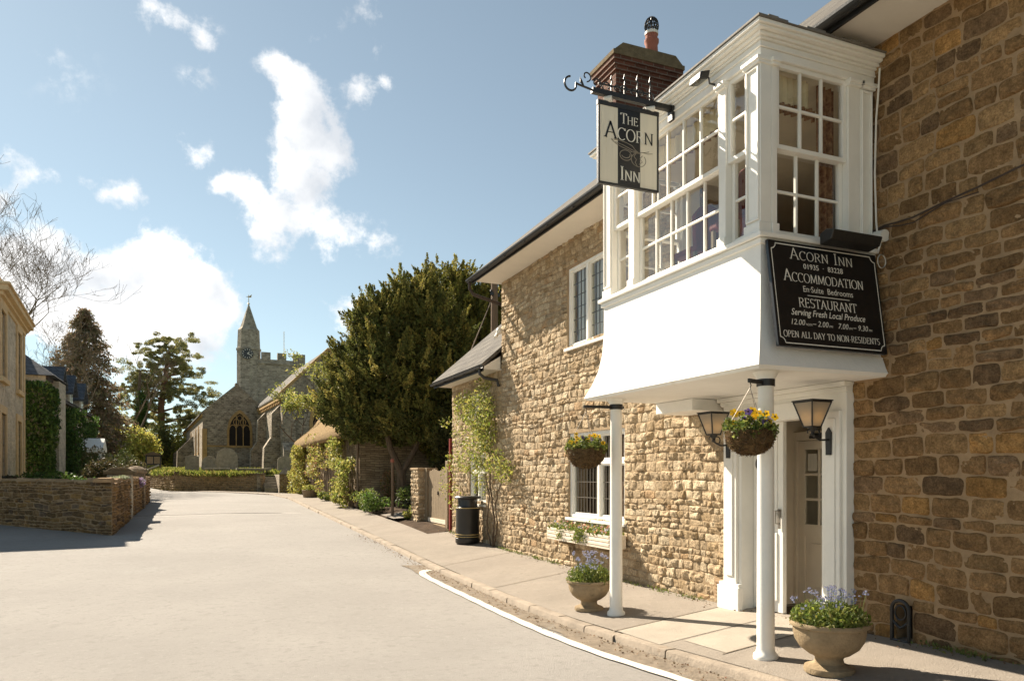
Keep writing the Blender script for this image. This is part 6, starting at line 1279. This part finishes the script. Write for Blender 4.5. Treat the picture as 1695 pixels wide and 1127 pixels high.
ivy('dark ivy farther along the road front by the white porch', [(-7.3,-6.4,51.5,52.3,.8,5.3,1600),(-7.1,-6.6,55.6,60,.8,5.2,2600)], 155)
for i, (c, r_, cols, lab) in enumerate((((-4.6,30.5,1.25),(1.7,1.2,.55),IV,'clipped low dark hedge behind the left garden wall'),((-3.6,36,1.4),(1.2,1.5,.9),[(.05,.05,.02),(.09,.07,.03)],'dark brown shrub behind the capped pier'),((-3.2,40,1.5),(1.0,1.6,1.0),[(.08,.07,.03),(.11,.10,.04)],'bronze shrub at the left road edge farther along'),((-6.0,29.3,1.3),(.6,.6,.4),[(.08,.06,.03),(.1,.09,.04)],'small dark plant behind the wall near the tall pale house'),((-5.2,47,1.8),(1.2,2.5,1.3),[(.10,.085,.03),(.14,.12,.05)],'brown green bush below the second ivy clad face'),((-5.4,62,2.0),(1.4,2.5,1.6),[(.06,.075,.02),(.09,.10,.03)],'dark bush before the big conifer'))):
    shrub('garden_shrub', lab, c, r_, 2600, .13, cols, 160+i, group='shrubs behind the left wall')

# ------------------------------------------------------------------ trees in the distance
def conifer(base, h, r_, cols, seed, label, n=26000):
    t = thing('conifer', label, 'tree', base); rng = np.random.default_rng(seed); P_, D_ = [], []; tiers = 34
    for i in range(tiers):
        f = i/(tiers-1); z = base[2]+h*(.08+.90*f); rr = r_*(1-f)**.62*(1+.16*math.sin(i*2.1)); kk = 12
        for j in range(kk):
            th = rng.uniform(0,6.28); lr = rr*rng.uniform(.7,1.12)+.15; m = int(n/(tiers*kk)*(.4+1.2*(1-f))); s_ = rng.uniform(.25,1,m); wd = .45*(1.1-s_)
            P_.append(np.c_[base[0]+lr*s_*math.cos(th)+rng.normal(0,.22,m), base[1]+lr*s_*math.sin(th)+rng.normal(0,.22,m), z+.10*lr-.34*lr*s_**1.6+rng.normal(0,.13,m)-rng.uniform(0,.35,m)*s_])
            D_.append(np.tile([math.cos(th)*.6,math.sin(th)*.6,-.5], (m,1)))
    P_ = np.concatenate(P_); D_ = np.concatenate(D_); v_, f_, c_ = leaves(P_, .42, rng, leafpal(rng, len(P_), cols), .3, .3, D_); npmesh('crown', v_, f_, 'needle', t, c_)
    k = MB(); k.tube([base, (base[0],base[1],base[2]+h*.95)], [.42,.05], 8); k.build('trunk', 'bark', t)
conifer((-10.7,86,1.2), 17.2, 5.6, [(.32,.235,.15),(.38,.29,.19),(.24,.18,.11),(.17,.16,.08)], 171, 'tall brown conifer behind the ivy clad houses', 30000)
# old pine with flat pads of needles
t = thing('pine_tree', 'tall old pine with a bare reddish trunk and flat topped crown left of the church', 'tree', (-4.3,104,1.5)); k = MB(); rng = np.random.default_rng(175); rg = random.Random(175)
k.tube([(-4.6,104,1.2),(-4.4,104,6),(-4.5,104,10.5),(-4.0,104,14),(-3.6,104,17),(-2.6,104,18.2)], [.52,.44,.38,.30,.20,.08], 9); pads = []
for z0, dx, dz, rr in ((17.5,-2.4,1.4,1.3),(18.2,1.6,1.6,1.5),(18.8,-.6,1.3,1.3),(15.5,2.6,1.6,1.6),(14.8,-3.0,1.2,1.7),(13.0,3.6,1.0,1.8),(12.4,-3.6,1.0,1.9),(11.0,4.2,.3,1.7),(10.4,-3.8,.4,1.6),(9.4,3.2,-.2,1.5),(8.8,-4.2,-.2,1.5),(16.2,.4,1.4,1.4),(13.9,1.2,1.0,1.5),(11.8,-1.4,.8,1.5)):
    z0 = 2.2+(z0-2.2)*.91; x0 = -4.4+(z0-6)*.06; dy = rg.uniform(-1.5,1.5); e_ = (x0+dx, 104+dy, z0+dz); k.tube([(x0,104,z0-.6),(x0+dx*.5,104+dy*.5,z0+dz*.3),e_], [.15,.09,.03], 5, cap=False); pads.append((e_, rr)); pads.append(((x0+dx*.55,104+dy*.6,z0+dz*.5+.2), rr*.7))
for i in range(26):
    th, zz_ = rg.uniform(0,6.28), rg.uniform(6.5,16.5); ex = 4.3*math.sqrt(max(.05,1-((zz_-10.5)/7.2)**2))*rg.uniform(.35,1); pads.append(((-4.2+ex*math.cos(th), 104+ex*.8*math.sin(th), zz_), rg.uniform(.7,1.2)))
    k.tube([(-4.3,104,zz_-1.0),(-4.2+ex*.6*math.cos(th),104+ex*.5*math.sin(th),zz_-.5),(-4.2+ex*math.cos(th),104+ex*.8*math.sin(th),zz_)], [.10,.06,.02], 5, cap=False)
k.build('trunk', mat('pine bark', (.22,.12,.075), .95, .3, 4, .8, 12, .1), t, smooth=True)
sub = []
for c, r_ in pads:
    for q in range(11): sub.append(ball(rng, (c[0]+rng.normal(0,.75)*r_, c[1]+rng.normal(0,.7)*r_, c[2]+rng.normal(-.10,.60)*r_), (r_*rng.uniform(.2,.55), r_*rng.uniform(.2,.55), r_*rng.uniform(.12,.32)), int(125*r_), .1))
P_ = np.concatenate(sub); leaf_obj('crown', P_, .24, 176, [(.30,.29,.12),(.40,.37,.15),(.20,.205,.085)], t, 'needle', droop=(0,0,.5), aspect=.3)
t = thing('ivied_trunk', 'ivy wrapped bare trunk just left of the old pine', 'tree', (-7.0,100,1.5)); k = MB(); k.tube([(-7,100,1.2),(-6.9,100,8),(-6.6,100,14)], [.4,.3,.12], 8); k.build('trunk', 'bark', t)
P_ = np.concatenate([ball(rng, (-6.95+.1*i,100,3.0+i*1.3), (.75,.75,1.0), 500, .4) for i in range(7)]); leaf_obj('foliage', P_, .3, 177, IV, t)
# bare trees against the sky
def bare(base, h, r_, seed, label, lean=(0,0), depth=8):
    t = thing('bare_tree', label, 'tree', base, 'leafless trees behind the houses'); k = MB(); branch_tree(k, base, (lean[0],lean[1],1), h*.34, r_, depth, random.Random(seed), .50, .16, None, .13, .009, (2,3), .76, 6); k.build('trunk', 'bark_pale', t)
bare((-12.6,64,.8), 17.5, .28, 181, 'tall leafless tree with spreading twigs behind the pale stone house', (-.05,0)); bare((-9.6,70,.9), 15, .26, 183, 'leafless tree between the pale house and the brown conifer', (.10,0)); bare((-15.5,60,.8), 18, .26, 187, 'leafless tree at the left edge of the view', (.02,0)); bare((-6.2,92,1.2), 15, .24, 189, 'thin leafless tree between the conifer and the pine', (.0,0), 6)
# background greenery round the bend, and a far belt of trees
BG = [(.50,.47,.11),(.62,.56,.15),(.36,.36,.08)]; BD = [(.12,.14,.045),(.18,.19,.06)]
for i, (c, r_, cols, lab) in enumerate((((-5.6,83,3.5),(2.0,2.2,2.6),BG,'bright yellow green bush at the bend of the road'),((-5.0,95,4.2),(2.4,2.4,3.4),BD,'dark rounded bush at the foot of the old pine'),((-8.5,96,5.0),(2.6,2.6,4.0),BG,'tall fresh green bush behind the bend'),((-2.6,99,4.6),(2.0,2.2,3.4),BG,'fresh green bush between the pine and the church wall'),((-3.6,74,2.3),(.9,1.6,1.2),BG,'small lime bush behind the notice board'),((-11.5,80,3.0),(3,3,2.6),BD,'dark bush under the brown conifer'),((-9.0,76,2.4),(1.5,2.0,1.7),BD,'dark bush at the left side of the bend'))):
    shrub('background_bush', lab, c, r_, 5200, .30, cols, 190+i, group='bushes round the bend', lobes=10)
rng = np.random.default_rng(199); P_ = []
for i in range(46):
    x = -75+i*3.6+rng.uniform(-2,2); y = 125+rng.uniform(-6,14)+abs(x)*.15; h = rng.uniform(5,9); P_.append(ball(rng, (x,y,h*.5+1), (3.2,3,h*.62), 900, .3))
o = leaf_obj('distant_wood', np.concatenate(P_), .75, 200, BD+BG, None); tag(o, 'far belt of trees closing the view behind the church', 'wood', kind='stuff')
